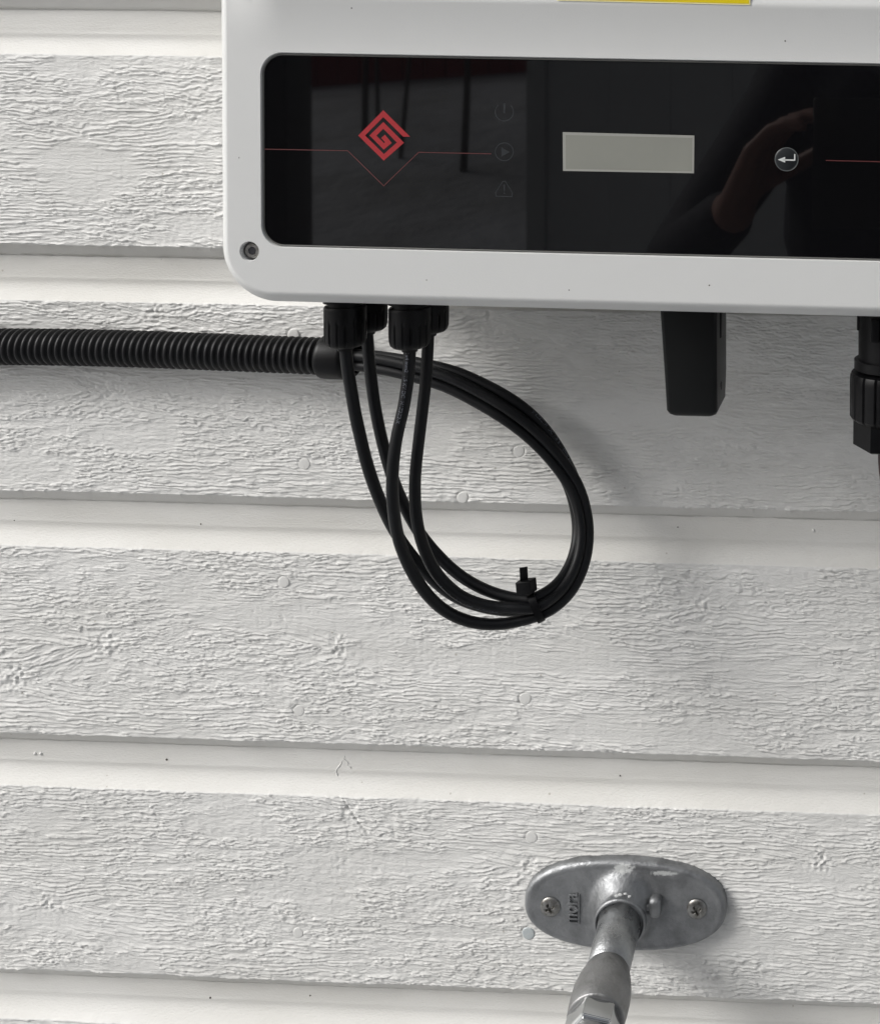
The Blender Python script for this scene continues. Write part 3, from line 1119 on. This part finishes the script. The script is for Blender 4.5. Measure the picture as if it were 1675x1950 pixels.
paths = {}
for c, hd in heads.items():
    pts = [P(*q) for q in hd]
    for i, (x, y, d) in enumerate(bundle):
        t, n = interp_key(keys[c], i)
        x0, y0 = bundle[max(i - 1, 0)][:2]
        x1, y1 = bundle[min(i + 1, len(bundle) - 1)][:2]
        dx, dy = x1 - x0, y1 - y0
        L = math.hypot(dx, dy)
        nx, ny = dy / L, -dx / L
        if (x - LC[0]) * nx + (y - LC[1]) * ny < 0:
            nx, ny = -nx, -ny
        q = P(x, y, d)
        out = (P(x + nx, y + ny, d) - q).normalized()
        pts.append(q + out * (t * 2 * CRAD) + Vector((0, -1, 0)) * (n * 2 * CRAD))
    paths[c] = relax(catmull(pts, 8), 14)
LAB = {'A': 'black cable hanging from the front left gland, leftmost of the four',
       'B': 'black cable from the rear left gland, inner one at the bottom of the loop',
       'C': 'black cable with grey print from the front right gland, lowest in the loop',
       'D': 'black cable hanging from the rear right gland, rightmost of the four'}


def print_on(path, r, s0, text, size, ang, parent):
    """flat print wrapped on the cable jacket, starting s0 metres along"""
    me = text_mesh(text, size)
    fr = frames(path)
    ln = [0]
    for a, b in zip(path[:-1], path[1:]):
        ln.append(ln[-1] + (b - a).length)
    import bisect
    co = []
    for v in me.vertices:
        s = s0 + v.co.x
        i = min(max(bisect.bisect_right(ln, s) - 1, 0), len(path) - 2)
        w = (s - ln[i]) / (ln[i + 1] - ln[i])
        p = path[i].lerp(path[i + 1], w)
        t, n, b = fr[i]
        a = ang - (v.co.y - size * .35) / r
        co.append(p + (n * math.cos(a) + b * math.sin(a)) * (r + .00004))
    for v, c in zip(me.vertices, co):
        v.co = c
    me.update()
    return link('print', me, M_PRINT, parent)


for c in 'ABCD':
    o = link('cable', tube(paths[c], CRAD, 18), M_CABLE)
    tag(o, LAB[c], 'cable', 'cables looping from the glands to the conduit')
    TXT = '1x4 mm2  1.5 KV DC  H1Z2Z2-K'
    if c == 'C':
        for s0, an in ((.009, 0.0), (.225, .3), (.285, .55), (.345, .75), (.405, .8), (.460, .8)):
            print_on(paths[c], CRAD, s0, TXT, .0030, an, o)
    if c == 'A':
        print_on(paths[c], CRAD, .250, TXT, .0032, -.5, o)
        print_on(paths[c], CRAD, .345, TXT, .0032, -.2, o)
    if c == 'D':
        print_on(paths[c], CRAD, .160, TXT, .0030, .5, o)

# ------------------------------------------------------------------ cable tie
tie = thing('cable_tie', 'black cable tie with short cut tail holding the four looped cables together', 'cable tie', P(1020, 1156, .07))
tc_ = P(1020, 1155, .070)
td = (P(1045, 1142, .067) - P(995, 1168, .073)).normalized()
tn = Vector((0, -1, 0))
tn = (tn - td * tn.dot(td)).normalized()
tb = td.cross(tn)           # transverse
if tb.z > 0:
    tb = -tb
NR = 48
v = []
for w_, ex in ((-.0022, 0), (-.0022, .0011), (.0022, .0011), (.0022, 0)):
    for j in range(NR):
        a = 2 * PI * j / NR
        ca, sa_ = math.cos(a), math.sin(a)
        k = 2 / 2.6
        x = math.copysign(abs(ca) ** k, ca) * (.0087 + ex)
        y = math.copysign(abs(sa_) ** k, sa_) * (.0076 + ex)
        v.append(tc_ + tb * x + tn * y + td * w_)
st_ = link('strap', mesh_from(v, grid_faces(4, NR, wrap=True) + [(j + 3 * NR, (j + 1) % NR + 3 * NR, (j + 1) % NR, j) for j in range(NR)]), M_BLACK, tie)
bevel_sharp(st_, 40)
hd_ = P(1001, 1117, .0745)
rot = Matrix((Vector((1, 0, .10)).normalized(), Vector((.25, 1, 0)).normalized(), Vector((-.10, 0, 1)).normalized())).transposed()
bm_ = box_mesh(-.0044, .0050, -.0036, .0036, -.0040, .0042, .0006, 2)
bm_.transform(rot.to_4x4())
bm_.transform(Matrix.Translation(hd_))
link('head', bm_, M_BLACK, tie)
tl = P(997, 1094, .0745)
bm_ = box_mesh(-.0024, .0024, -.0007, .0007, -.0055, .0045, .0003, 2)
bm_.transform(Matrix.Rotation(-.05, 4, 'Y') @ Matrix.Rotation(.35, 4, 'Z'))
bm_.transform(Matrix.Translation(tl))
link('tail', bm_, M_BLACK, tie)

# ------------------------------------------------------------------ outdoor tap
tp = thing('outdoor_tap', 'grey metal water tap with oval wall plate low on the wall', 'tap', P(1190, 1718, 0))
pc = P(1189, 1726, .006)
pcx, pcz = pc.x, pc.z
AX, AZ = .0700, .0321
NP = 96


def sup(t, ax_s, az_s, n=2.35):
    c, s = math.cos(t), math.sin(t)
    return (math.copysign(abs(c) ** (2 / n), c) * ax_s, math.copysign(abs(s) ** (2 / n), s) * az_s)


tiltp = -math.radians(0.0)
bx, bz = P(1181, 1748, .012).x, P(1181, 1748, .012).z       # pipe axis


def plate_depth(x, z):
    """height of the casting above the wall"""
    # boss: a bell round the pipe, longer towards the top
    dx, dz_ = (x - bx), (z - bz)
    rr = math.hypot(dx / .0195, dz_ / (.0265 if dz_ > 0 else .0195))
    b = 0
    if rr < 1.25:
        t = max(0.0, min(1.0, (1.25 - rr) / .55))
        b = .0105 * t * t * (3 - 2 * t)
    # small lug right of the boss
    lx, lz = x - (bx + .0232), z - (bz + .0035)
    l = math.hypot(lx / .0052, lz / .0078)
    return b


rg = []
prof = [(1.0, .000), (1.0, .0024), (.996, .0036), (.984, .0050), (.962, .0062), (.93, .0070), (.885, .0074)]
for s, d in prof:
    rg.append([(pcx + q[0], -d, pcz + q[1]) for q in (sup(2 * PI * j / NP, AX - .0322 * (1 - s) * 1.0, AZ - .0322 * (1 - s)) for j in range(NP))])
for i in range(1, 34):
    f_ = 1 - i / 34
    ring = []
    for j in range(NP):
        q = sup(2 * PI * j / NP, (AX - .0322 * .12), (AZ - .0322 * .12))
        # contract towards the pipe axis so that the boss gets dense rings
        w = 1 - f_
        x = (pcx + q[0]) * f_ + bx * w
        z = (pcz + q[1]) * f_ + bz * w
        ring.append((x, -(.0070 + plate_depth(x, z)), z))
    rg.append(ring)
v = [p for r in rg for p in r]
f = grid_faces(len(rg), NP, wrap=True)
f.append(tuple((len(rg) - 1) * NP + j for j in range(NP)))
pl = link('wall_plate', mesh_from(v, f), M_CAST, tp)
bmx = bmesh.new()
bmx.from_mesh(pl.data)
bmesh.ops.recalc_face_normals(bmx, faces=bmx.faces)
bmx.to_mesh(pl.data)
bmx.free()
# paint smears along the top of the plate and on the boss
rs = random.Random(5)
vv, ff = [], []


def dab(px, py, d, w, h_, a):
    c = P(px, py, d)
    b0 = len(vv)
    n = 9
    for i in range(n):
        t = 2 * PI * i / n
        r = rs.uniform(.6, 1.15)
        x, z = w * r * math.cos(t), h_ * r * math.sin(t)
        xx, zz_ = x * math.cos(a) - z * math.sin(a), x * math.sin(a) + z * math.cos(a)
        X_, Z_ = c.x + xx, c.z + zz_
        vv.append((X_, -(d + .0003), Z_))
    vv.append((c.x, -(d + .0007), c.z))
    for i in range(n):
        ff.append((b0 + i, b0 + (i + 1) % n, b0 + n))


# collar ring, pipe, sleeve, nut, outlet: all on the axis that comes out of the wall
axis = Vector((0.038, -1, -.015)).normalized()
base = Vector((bx, 0, bz))
o = link('collar', lathe([(.010, .0178), (.0165, .0178), (.0180, .0172), (.0184, .0163), (.0180, .0157), (.0120, .0155)], base, axis, 64, cap0=False, cap1=False), M_CAST, tp)
o = link('pipe', lathe([(.006, .0150), (.030, .0142), (.070, .0136)], base, axis, 64), M_PIPE, tp)
o = link('sleeve', lathe([(.0575, .0134), (.0582, .0142), (.062, .0154), (.067, .0169), (.073, .0180), (.079, .0184), (.086, .0182), (.0935, .0176), (.0943, .0172), (.0945, .0160)], base, axis, 64), M_SLEEVE, tp)
nutr = lathe([(.0925, .0150), (.0940, .0166), (.0952, .0173), (.1070, .0173), (.1085, .0163), (.1090, .0150)], base, axis, 6, a0=(-.30, 0, 1))
o = link('hex_nut', nutr, M_CHROME, tp)
bmn = bmesh.new()
bmn.from_mesh(nutr)
bmesh.ops.bevel(bmn, geom=list(bmn.edges), offset=.0004, segments=2, affect='EDGES')
bmn.to_mesh(nutr)
bmn.free()
nutr.polygons.foreach_set('use_smooth', [False] * len(nutr.polygons))
o = link('outlet_pipe', lathe([(.1075, .0138), (.1095, .0138), (.145, .0134), (.147, .0122)], base, axis, 48), M_SLEEVE, tp)
vb = lathe([(.140, .0134), (.146, .0175), (.172, .0185), (.180, .0150), (.186, .0080), (.190, .0060), (.200, .0060)], base, axis, 40)
link('valve_body', vb, M_CAST, tp)
vc = base + axis * .160
link('spout', lathe([(.004, .0110), (.030, .0105), (.034, .0120), (.052, .0120), (.053, .0095), (.040, .0090)], vc, (0, -.25, -1), 32), M_CAST, tp)
vh = base + axis * .200
link('handle', lathe([(-.004, .008), (-.003, .018), (0, .021), (.004, .0205), (.006, .010), (.007, .0001)], vh, axis, 48, rad=lambda t, s_, q: q * (1 + (.10 * math.cos(6 * t) if q > .012 else 0))), M_CAST, tp)
lg_ = P(1247, 1728, .012)
lm = box_mesh(-.0042, .0042, -.0150, -.0060, -.0068, .0068, .0032, 4)
lm.transform(Matrix.Translation(Vector((lg_.x, 0, lg_.z))))
link('side_lug', lm, M_CAST, tp)
lm = box_mesh(-.0040, .0008, -.0125, -.0060, -.0024, .0024, .0016, 3)
lm.transform(Matrix.Translation(Vector((lg_.x - .004, 0, lg_.z - .001))))
link('lug_web', lm, M_CAST, tp)
# lump of old paint on top of the collar
v2, f2 = [], []
vv, ff = v2, f2
for q in ((1180, 1704, .0185), (1190, 1702, .0185), (1198, 1707, .0185), (1173, 1706, .0185)):
    dab(q[0], q[1], q[2], .0016, .0011, rs.uniform(-.4, .4))
link('paint_lump', mesh_from(vv, ff), M_PAINTDAB, tp)


def phillips(px, py):
    c = P(px, py, .0075)
    c = Vector((c.x, -.0069, c.z))
    r = .0069
    bm = bmesh.new()
    seg, nr = 48, 14
    rings_ = []
    for i in range(nr + 1):
        t = i / nr
        ring = []
        for j in range(seg):
            a = 2 * PI * j / seg
            q = r * (1 - t)
            x, z = q * math.cos(a), q * math.sin(a)
            h = .0024 * math.sqrt(max(0, 1 - (q / r) ** 2 * .96)) + .0001
            # cross recess
            ca, sa2 = math.cos(.5), math.sin(.5)
            u, w = x * ca + z * sa2, -x * sa2 + z * ca
            for aa, bb in ((u, w), (w, u)):
                if abs(aa) < .0009 and abs(bb) < .0034:
                    h = min(h, .0004 + .0005 * abs(bb) / .0034)
            ring.append(bm.verts.new((c.x + x, c.y - h, c.z + z)))
        rings_.append(ring)
    for a, b in zip(rings_[:-1], rings_[1:]):
        for j in range(seg):
            try:
                bm.faces.new((a[j], a[(j + 1) % seg], b[(j + 1) % seg], b[j]))
            except ValueError:
                pass
    bmesh.ops.remove_doubles(bm, verts=bm.verts, dist=1e-6)
    bmesh.ops.recalc_face_normals(bm, faces=bm.faces)
    me = bpy.data.meshes.new('m')
    bm.to_mesh(me)
    bm.free()
    me.polygons.foreach_set('use_smooth', [True] * len(me.polygons))
    o = link('screw', me, M_STEEL, tp)
    bevel_sharp(o, 50)


phillips(1047, 1728)
phillips(1326, 1732)
# raised maker's word, reading upwards, with its rule
tm = text_mesh('mora', .0150, .0005, 1.02)
ctr = P(1099, 1760, .0078)
for vtx in tm.vertices:
    x, y, z = vtx.co
    vtx.co = Vector((ctr.x - y * .95, -(.0078 + z), ctr.z + x * .66))
tm.update()
link('raised_lettering', tm, M_CAST, tp)
ra, rb_ = P(1102, 1761, .0078), P(1102, 1704, .0078)
link('raised_rule', box_mesh(ra.x - .0003, ra.x + .0003, -.0081, -.0068, ra.z, rb_.z, .0001), M_CAST, tp)

# ------------------------------------------------------------------ the yard behind the camera (mirrored in the black panel)
M_SNOW = newmat('old_snow', (0.42, 0.43, 0.45), rough=0.8, noise=(.8, 0.8, (0.26, 0.26, 0.25)), bump=(3, 0.6, .1))
M_BARN = newmat('falu_red_boards', (0.33, 0.035, 0.028), rough=0.8, noise=(3, .5, (.24, .026, .02)))
M_ROOF = newmat('barn_roof', (0.05, 0.05, 0.05), rough=0.7)
M_BARK = newmat('tree_bark', (0.06, 0.05, 0.04), rough=0.9, noise=(9, .6, (.11, .10, .085)))
M_GREYW = newmat('grey_shed_paint', (0.74, 0.75, 0.75), rough=0.7, noise=(2, .4, (.66, .67, .67)))
M_DARKW = newmat('dark_stained_post', (0.03, 0.028, 0.025), rough=0.7)


def ground_z(x, y):
    d = max(0.0, -y - 3.0)
    z = (2.44 + .09 * min(x, 2.0)) * (1 - math.exp(-(d / 7.0) ** 2)) if x > -20 else .64 * (1 - math.exp(-(d / 7.0) ** 2)) + .05 * math.sin(x * 1.3) * math.sin(y * .9) * min(1, d)
    z += max(0, -y - 14) * .02
    return z


gx = np.concatenate([np.linspace(-150, -16, 12), np.linspace(-14, 14, 57), np.linspace(16, 150, 12)])
gy = np.concatenate([np.linspace(.3, -16, 50), np.linspace(-18, -160, 16)])
v = [(x, y, ground_z(x, y)) for y in gy for x in gx]
gme = mesh_from(v, grid_faces(len(gy), len(gx), flip=True))
gr = link('ground', gme, M_SNOW)
gr['kind'] = 'structure'

barn = thing('red_barn', 'dark red wooden barn beyond the snowy yard, seen only mirrored in the black panel', 'barn', (-8, -16, 1.2))
for i in range(30):
    x0 = -13 + i * .3
    link('board', box_mesh(x0, x0 + .285, -18, -14.2 + .01 * (i % 2), .6, 4.4), M_BARN, barn)
rv = [(-13.4, -13.9, 4.2), (-3.7, -13.9, 4.2), (-3.7, -16.2, 5.9), (-13.4, -16.2, 5.9), (-13.4, -18.5, 4.2), (-3.7, -18.5, 4.2)]
rv += [(a, b, c + .15) for a, b, c in rv]
link('roof', mesh_from(rv, [(0, 1, 2, 3), (3, 2, 5, 4), (6, 9, 8, 7), (9, 10, 11, 8), (0, 6, 7, 1), (5, 11, 10, 4)], False), M_ROOF, barn)

shed = thing('grey_shed', 'grey painted board shed standing behind the photographer', 'shed', (.3, -3, 0))
for i in range(14):
    x0 = -1.035 + i * .2
    link('board', box_mesh(x0, x0 + .199, -4.4, -3.0 + .002 * (i % 2), 0, 2.7), M_GREYW, shed)
link('corner_trim', box_mesh(-1.095, -1.037, -4.4, -2.97, 0, 2.72), newmat('shed_trim_white', (.62, .63, .62), .6), shed)
link('roof', box_mesh(-1.25, 1.95, -4.6, -2.75, 2.72, 2.82), M_ROOF, shed)
tag(link('timber_post', box_mesh(-1.76, -1.612, -2.62, -2.48, 0, 2.7, .004), M_DARKW), 'dark stained timber post left of the photographer', 'post')


def tree(x, y, r, h, lean, seed, label):
    rn = random.Random(seed)
    gz = ground_z(x, y)
    t = thing('bare_tree', label, 'tree', (x, y, gz), 'bare trees in the yard')
    pts = [Vector((x + lean * i / 6 * h * .1 + rn.uniform(-.05, .05), y + rn.uniform(-.05, .05), gz - .1 + h * i / 6)) for i in range(7)]
    pth = catmull(pts, 5)
    link('trunk', tube(pth, r, 10, rf=lambda i: r * (1 - .8 * i / len(pth))), M_BARK, t)
    vs, fs = [], []
    for k in range(26):
        i = rn.randint(8, len(pth) - 3)
        p0 = pth[i]
        a = rn.uniform(0, 6.28)
        L = rn.uniform(.5, 1.4) * (1.2 - i / len(pth))
        q = [p0 + Vector((math.cos(a) * L * s, math.sin(a) * L * s, L * (.5 * s + .4 * s * s) + rn.uniform(-.04, .04))) for s in (0, .3, .6, 1)]
        mt = tube(catmull(q, 3), .01, 5, rf=lambda i: .022 * (1 - i / 11) + .003)
        b0 = len(vs)
        vs += [tuple(w.co) for w in mt.vertices]
        fs += [tuple(b0 + z for z in p.vertices) for p in mt.polygons]
        bpy.data.meshes.remove(mt)
    link('crown', mesh_from(vs, fs), M_BARK, t)


def refl(px, Y):
    return (px - 1654) / FPX * ((D - DF) + (Y - DF))


for i, (px, Y, r, ln_, lb) in enumerate(((690, 9.0, .03, .1, 'slim bare tree nearest the dark timber post'), (712, 9.8, .022, -.4, 'thin bare tree leaning beside the slimmest trunk'),
                                        (752, 8.4, .02, .8, 'thin bare tree leaning right in the middle of the yard'), (872, 8.0, .03, .5, 'bare tree with the thickest trunk near the grey shed'))):
    tree(refl(px, Y), -Y, r, 5.5, ln_, i + 3, lb)

# ------------------------------------------------------------------ the photographer (mirrored in the panel)
M_SKIN = newmat('skin', (0.26, 0.13, 0.10), rough=0.5, noise=(30, .4, (.22, .10, .08)))
M_JACKET = newmat('dark_navy_jacket', (0.012, 0.014, 0.022), rough=0.75, bump=(60, .4, .004))
M_TROUS = newmat('dark_trousers', (0.02, 0.02, 0.022), rough=0.8)
M_HAIR = newmat('short_dark_hair', (0.02, 0.014, 0.01), rough=0.6)
PX, PY = .08, -1.13


def capsule_union(name, caps, vox, mat, parent, smooth_it=3):
    """caps: (p0, r0, p1, r1[, flat]) tapered capsules merged into one continuous surface"""
    v, f = [], []
    for p0, r0, p1, r1 in caps:
        p0, p1 = Vector(p0), Vector(p1)
        ax = (p1 - p0)
        L = ax.length
        ax = ax.normalized() if L > 1e-6 else Vector((0, 0, 1))
        a = ax.orthogonal().normalized()
        b = ax.cross(a)
        prof = [(-r0 * math.cos(t), r0 * math.sin(t)) for t in (0.05, .4, .8, 1.2, 1.57)] + [(L + r1 * math.sin(t), r1 * math.cos(t)) for t in (0, .4, .8, 1.2, 1.52)]
        b0 = len(v)
        sg = 16
        for s, r in prof:
            for j in range(sg):
                t = 2 * PI * j / sg
                v.append(p0 + ax * s + (a * math.cos(t) + b * math.sin(t)) * r)
        for i in range(len(prof) - 1):
            for j in range(sg):
                f.append((b0 + i * sg + j, b0 + i * sg + (j + 1) % sg, b0 + (i + 1) * sg + (j + 1) % sg, b0 + (i + 1) * sg + j))
        f.append(tuple(b0 + j for j in range(sg))[::-1])
        f.append(tuple(b0 + (len(prof) - 1) * sg + j for j in range(sg)))
    me = mesh_from(v, f)
    o = link(name, me)
    md = o.modifiers.new('r', 'REMESH')
    md.mode = 'VOXEL'
    md.voxel_size = vox
    md.use_smooth_shade = True
    ms = o.modifiers.new('s', 'SMOOTH')
    ms.factor = .5
    ms.iterations = smooth_it
    bpy.context.view_layer.update()
    m2 = evaluated(o)
    bpy.data.objects.remove(o)
    m2.polygons.foreach_set('use_smooth', [True] * len(m2.polygons))
    return link(name, m2, mat, parent)


def hand_caps(wrist, dirv, palmn, side, curl):
    """wrist point, direction of the hand, palm normal, thumb side vector"""
    d, n, s = Vector(dirv).normalized(), Vector(palmn).normalized(), Vector(side).normalized()
    w = Vector(wrist)
    caps = []
    # palm
    for k, off in enumerate((-.030, -.010, .010, .028)):
        caps.append((w + s * off * .6, .017, w + d * .085 + s * off, .012))
    L = (.066, .080, .086, .078)      # little .. index
    for k, off in enumerate((-.032, -.0115, .0095, .030)):
        p = w + d * .088 + s * off
        ang = 0
        seg = (.45, .31, .24)
        r = .0092
        for q, sg_ in enumerate(seg):
            ang += curl[q]
            dd = d * math.cos(ang) + n * math.sin(ang)
            p2 = p + dd * L[k] * sg_
            caps.append((p, r, p2, r * .93))
            p = p2
            r *= .93
    # thumb leaves the side of the palm near its base
    p = w + d * .025 + s * .028
    t1 = p + (d * .55 + s * .62 + n * .40).normalized() * .042
    t2 = t1 + (d * .75 + s * .1 + n * .60).normalized() * .032
    t3 = t2 + (d * .75 - s * .15 + n * .55).normalized() * .026
    caps += [(w + d * .01 + s * .012, .016, p, .015), (p, .0135, t1, .0115), (t1, .0112, t2, .0102), (t2, .0102, t3, .0088)]
    return caps


per_ = thing('person', 'person in a dark jacket holding up a phone, mirrored in the black panel', 'person', (PX, PY, 0))
# joints
hipz, chz = .90, 1.30
shL, shR = Vector((PX - .19, PY, 1.38)), Vector((PX + .19, PY, 1.38))
elL, elR = Vector((PX - .33, PY + .16, 1.15)), Vector((PX + .32, PY + .20, 1.14))
wrL, wrR = Vector((-.155, -.80, 1.235)), Vector((.115, -.80, 1.225))
torso = [((PX, PY, hipz), .15, (PX, PY, hipz + .12), .145), ((PX - .07, PY, hipz), .12, (PX - .07, PY, 1.2), .125), ((PX + .07, PY, hipz), .12, (PX + .07, PY, 1.2), .125),
         ((PX - .08, PY, 1.18), .125, (PX - .10, PY, 1.34), .095), ((PX + .08, PY, 1.18), .125, (PX + .10, PY, 1.34), .095),
         ((PX, PY, 1.2), .13, (PX, PY, 1.38), .09), ((PX - .12, PY, 1.385), .062, shL, .066), ((PX + .12, PY, 1.385), .062, shR, .066), ((PX, PY, 1.38), .075, (PX, PY + .01, 1.46), .058)]
arms = [(shL, .062, elL, .048), (elL, .047, wrL + (elL - wrL) * .12, .035), (shR, .062, elR, .048), (elR, .047, wrR + (elR - wrR) * .12, .035)]
legs = []
for s in (-1, 1):
    k0, k1, k2 = Vector((PX + s * .095, PY, .90)), Vector((PX + s * .10, PY + .015, .49)), Vector((PX + s * .105, PY - .02, .10))
    legs += [(k0, .095, k1, .062), (k1, .060, k2, .045)]
head = [((PX, PY + .01, 1.44), .050, (PX, PY + .02, 1.52), .052), ((PX, PY + .015, 1.63), .082, (PX, PY + .03, 1.60), .078), ((PX, PY + .045, 1.56), .058, (PX, PY + .05, 1.545), .050),
        ((PX, PY + .095, 1.60), .010, (PX, PY + .115, 1.580), .013), ((PX - .079, PY + .02, 1.60), .013, (PX - .082, PY + .015, 1.575), .009), ((PX + .079, PY + .02, 1.60), .013, (PX + .082, PY + .015, 1.575), .009),
        ((PX - .02, PY + .092, 1.545), .008, (PX + .02, PY + .092, 1.545), .008), ((PX - .05, PY + .075, 1.622), .013, (PX + .05, PY + .075, 1.622), .013)]
hl = hand_caps(wrL + Vector((0, .0, .0)), (.42, .18, .88), (.85, .35, -.30), (.30, -.85, .1), (.35, .55, .45))
hr = hand_caps(wrR + Vector((0, .0, .0)), (-.42, .18, .88), (-.85, .35, -.30), (-.30, -.85, .1), (.35, .55, .45))
body_caps = [((PX, PY, .92), .12, (PX, PY, 1.35), .08)] + [(shL, .045, elL, .036), (elL, .036, wrL, .026), (shR, .045, elR, .036), (elR, .036, wrR, .026),
             ((PX, PY, 1.36), .05, shL, .045), ((PX, PY, 1.36), .05, shR, .045), ((PX, PY, 1.33), .06, (PX, PY + .01, 1.46), .050)] + head + hl + hr
for s in (-1, 1):
    body_caps += [((PX, PY, .92), .10, (PX + s * .095, PY, .90), .08), ((PX + s * .095, PY, .90), .08, (PX + s * .10, PY + .015, .49), .052), ((PX + s * .10, PY + .015, .49), .052, (PX + s * .105, PY - .02, .09), .036),
                  ((PX + s * .105, PY - .02, .06), .034, (PX + s * .12, PY + .15, .04), .03)]
capsule_union('body', body_caps, .0045, M_SKIN, per_)
capsule_union('jacket', torso + arms, .010, M_JACKET, per_, 6)
capsule_union('trousers', [((PX, PY, .93), .135, (PX, PY, .88), .13)] + legs, .012, M_TROUS, per_, 6)
capsule_union('hair', [((PX, PY + .005, 1.66), .083, (PX, PY - .012, 1.62), .085), ((PX, PY - .03, 1.60), .07, (PX, PY - .03, 1.55), .055)], .006, M_HAIR, per_)
for s in (-1, 1):
    capsule_union('shoe', [((PX + s * .105, PY - .04, .05), .05, (PX + s * .125, PY + .16, .042), .042)], .008, M_DARKW, per_)
    link('eye', lathe([(-.010, .002), (-.006, .009), (0, .0115), (.006, .009), (.010, .002)], (PX + s * .032, PY + .083, 1.600), (0, 1, 0), 16), newmat('eye_white', (.7, .7, .68), .3), per_)

ph = thing('mobile_phone', 'black mobile phone held upright in front of the photographer', 'phone', (-.02, -.735, 1.29))
link('body', box_mesh(-.060, .016, -.7345, -.7265, 1.222, 1.368, .0035), newmat('phone_black', (.01, .01, .011), .25), ph)
link('screen', box_mesh(-.057, .013, -.7348, -.7344, 1.226, 1.364), newmat('phone_screen', (.02, .02, .022), .1), ph)
link('lens', lathe([(0, .007), (.001, .007), (.0012, .0055)], (-.028, -.7265, 1.352), (0, 1, 0), 24), newmat('lens_black', (.004, .004, .005), .05), ph)
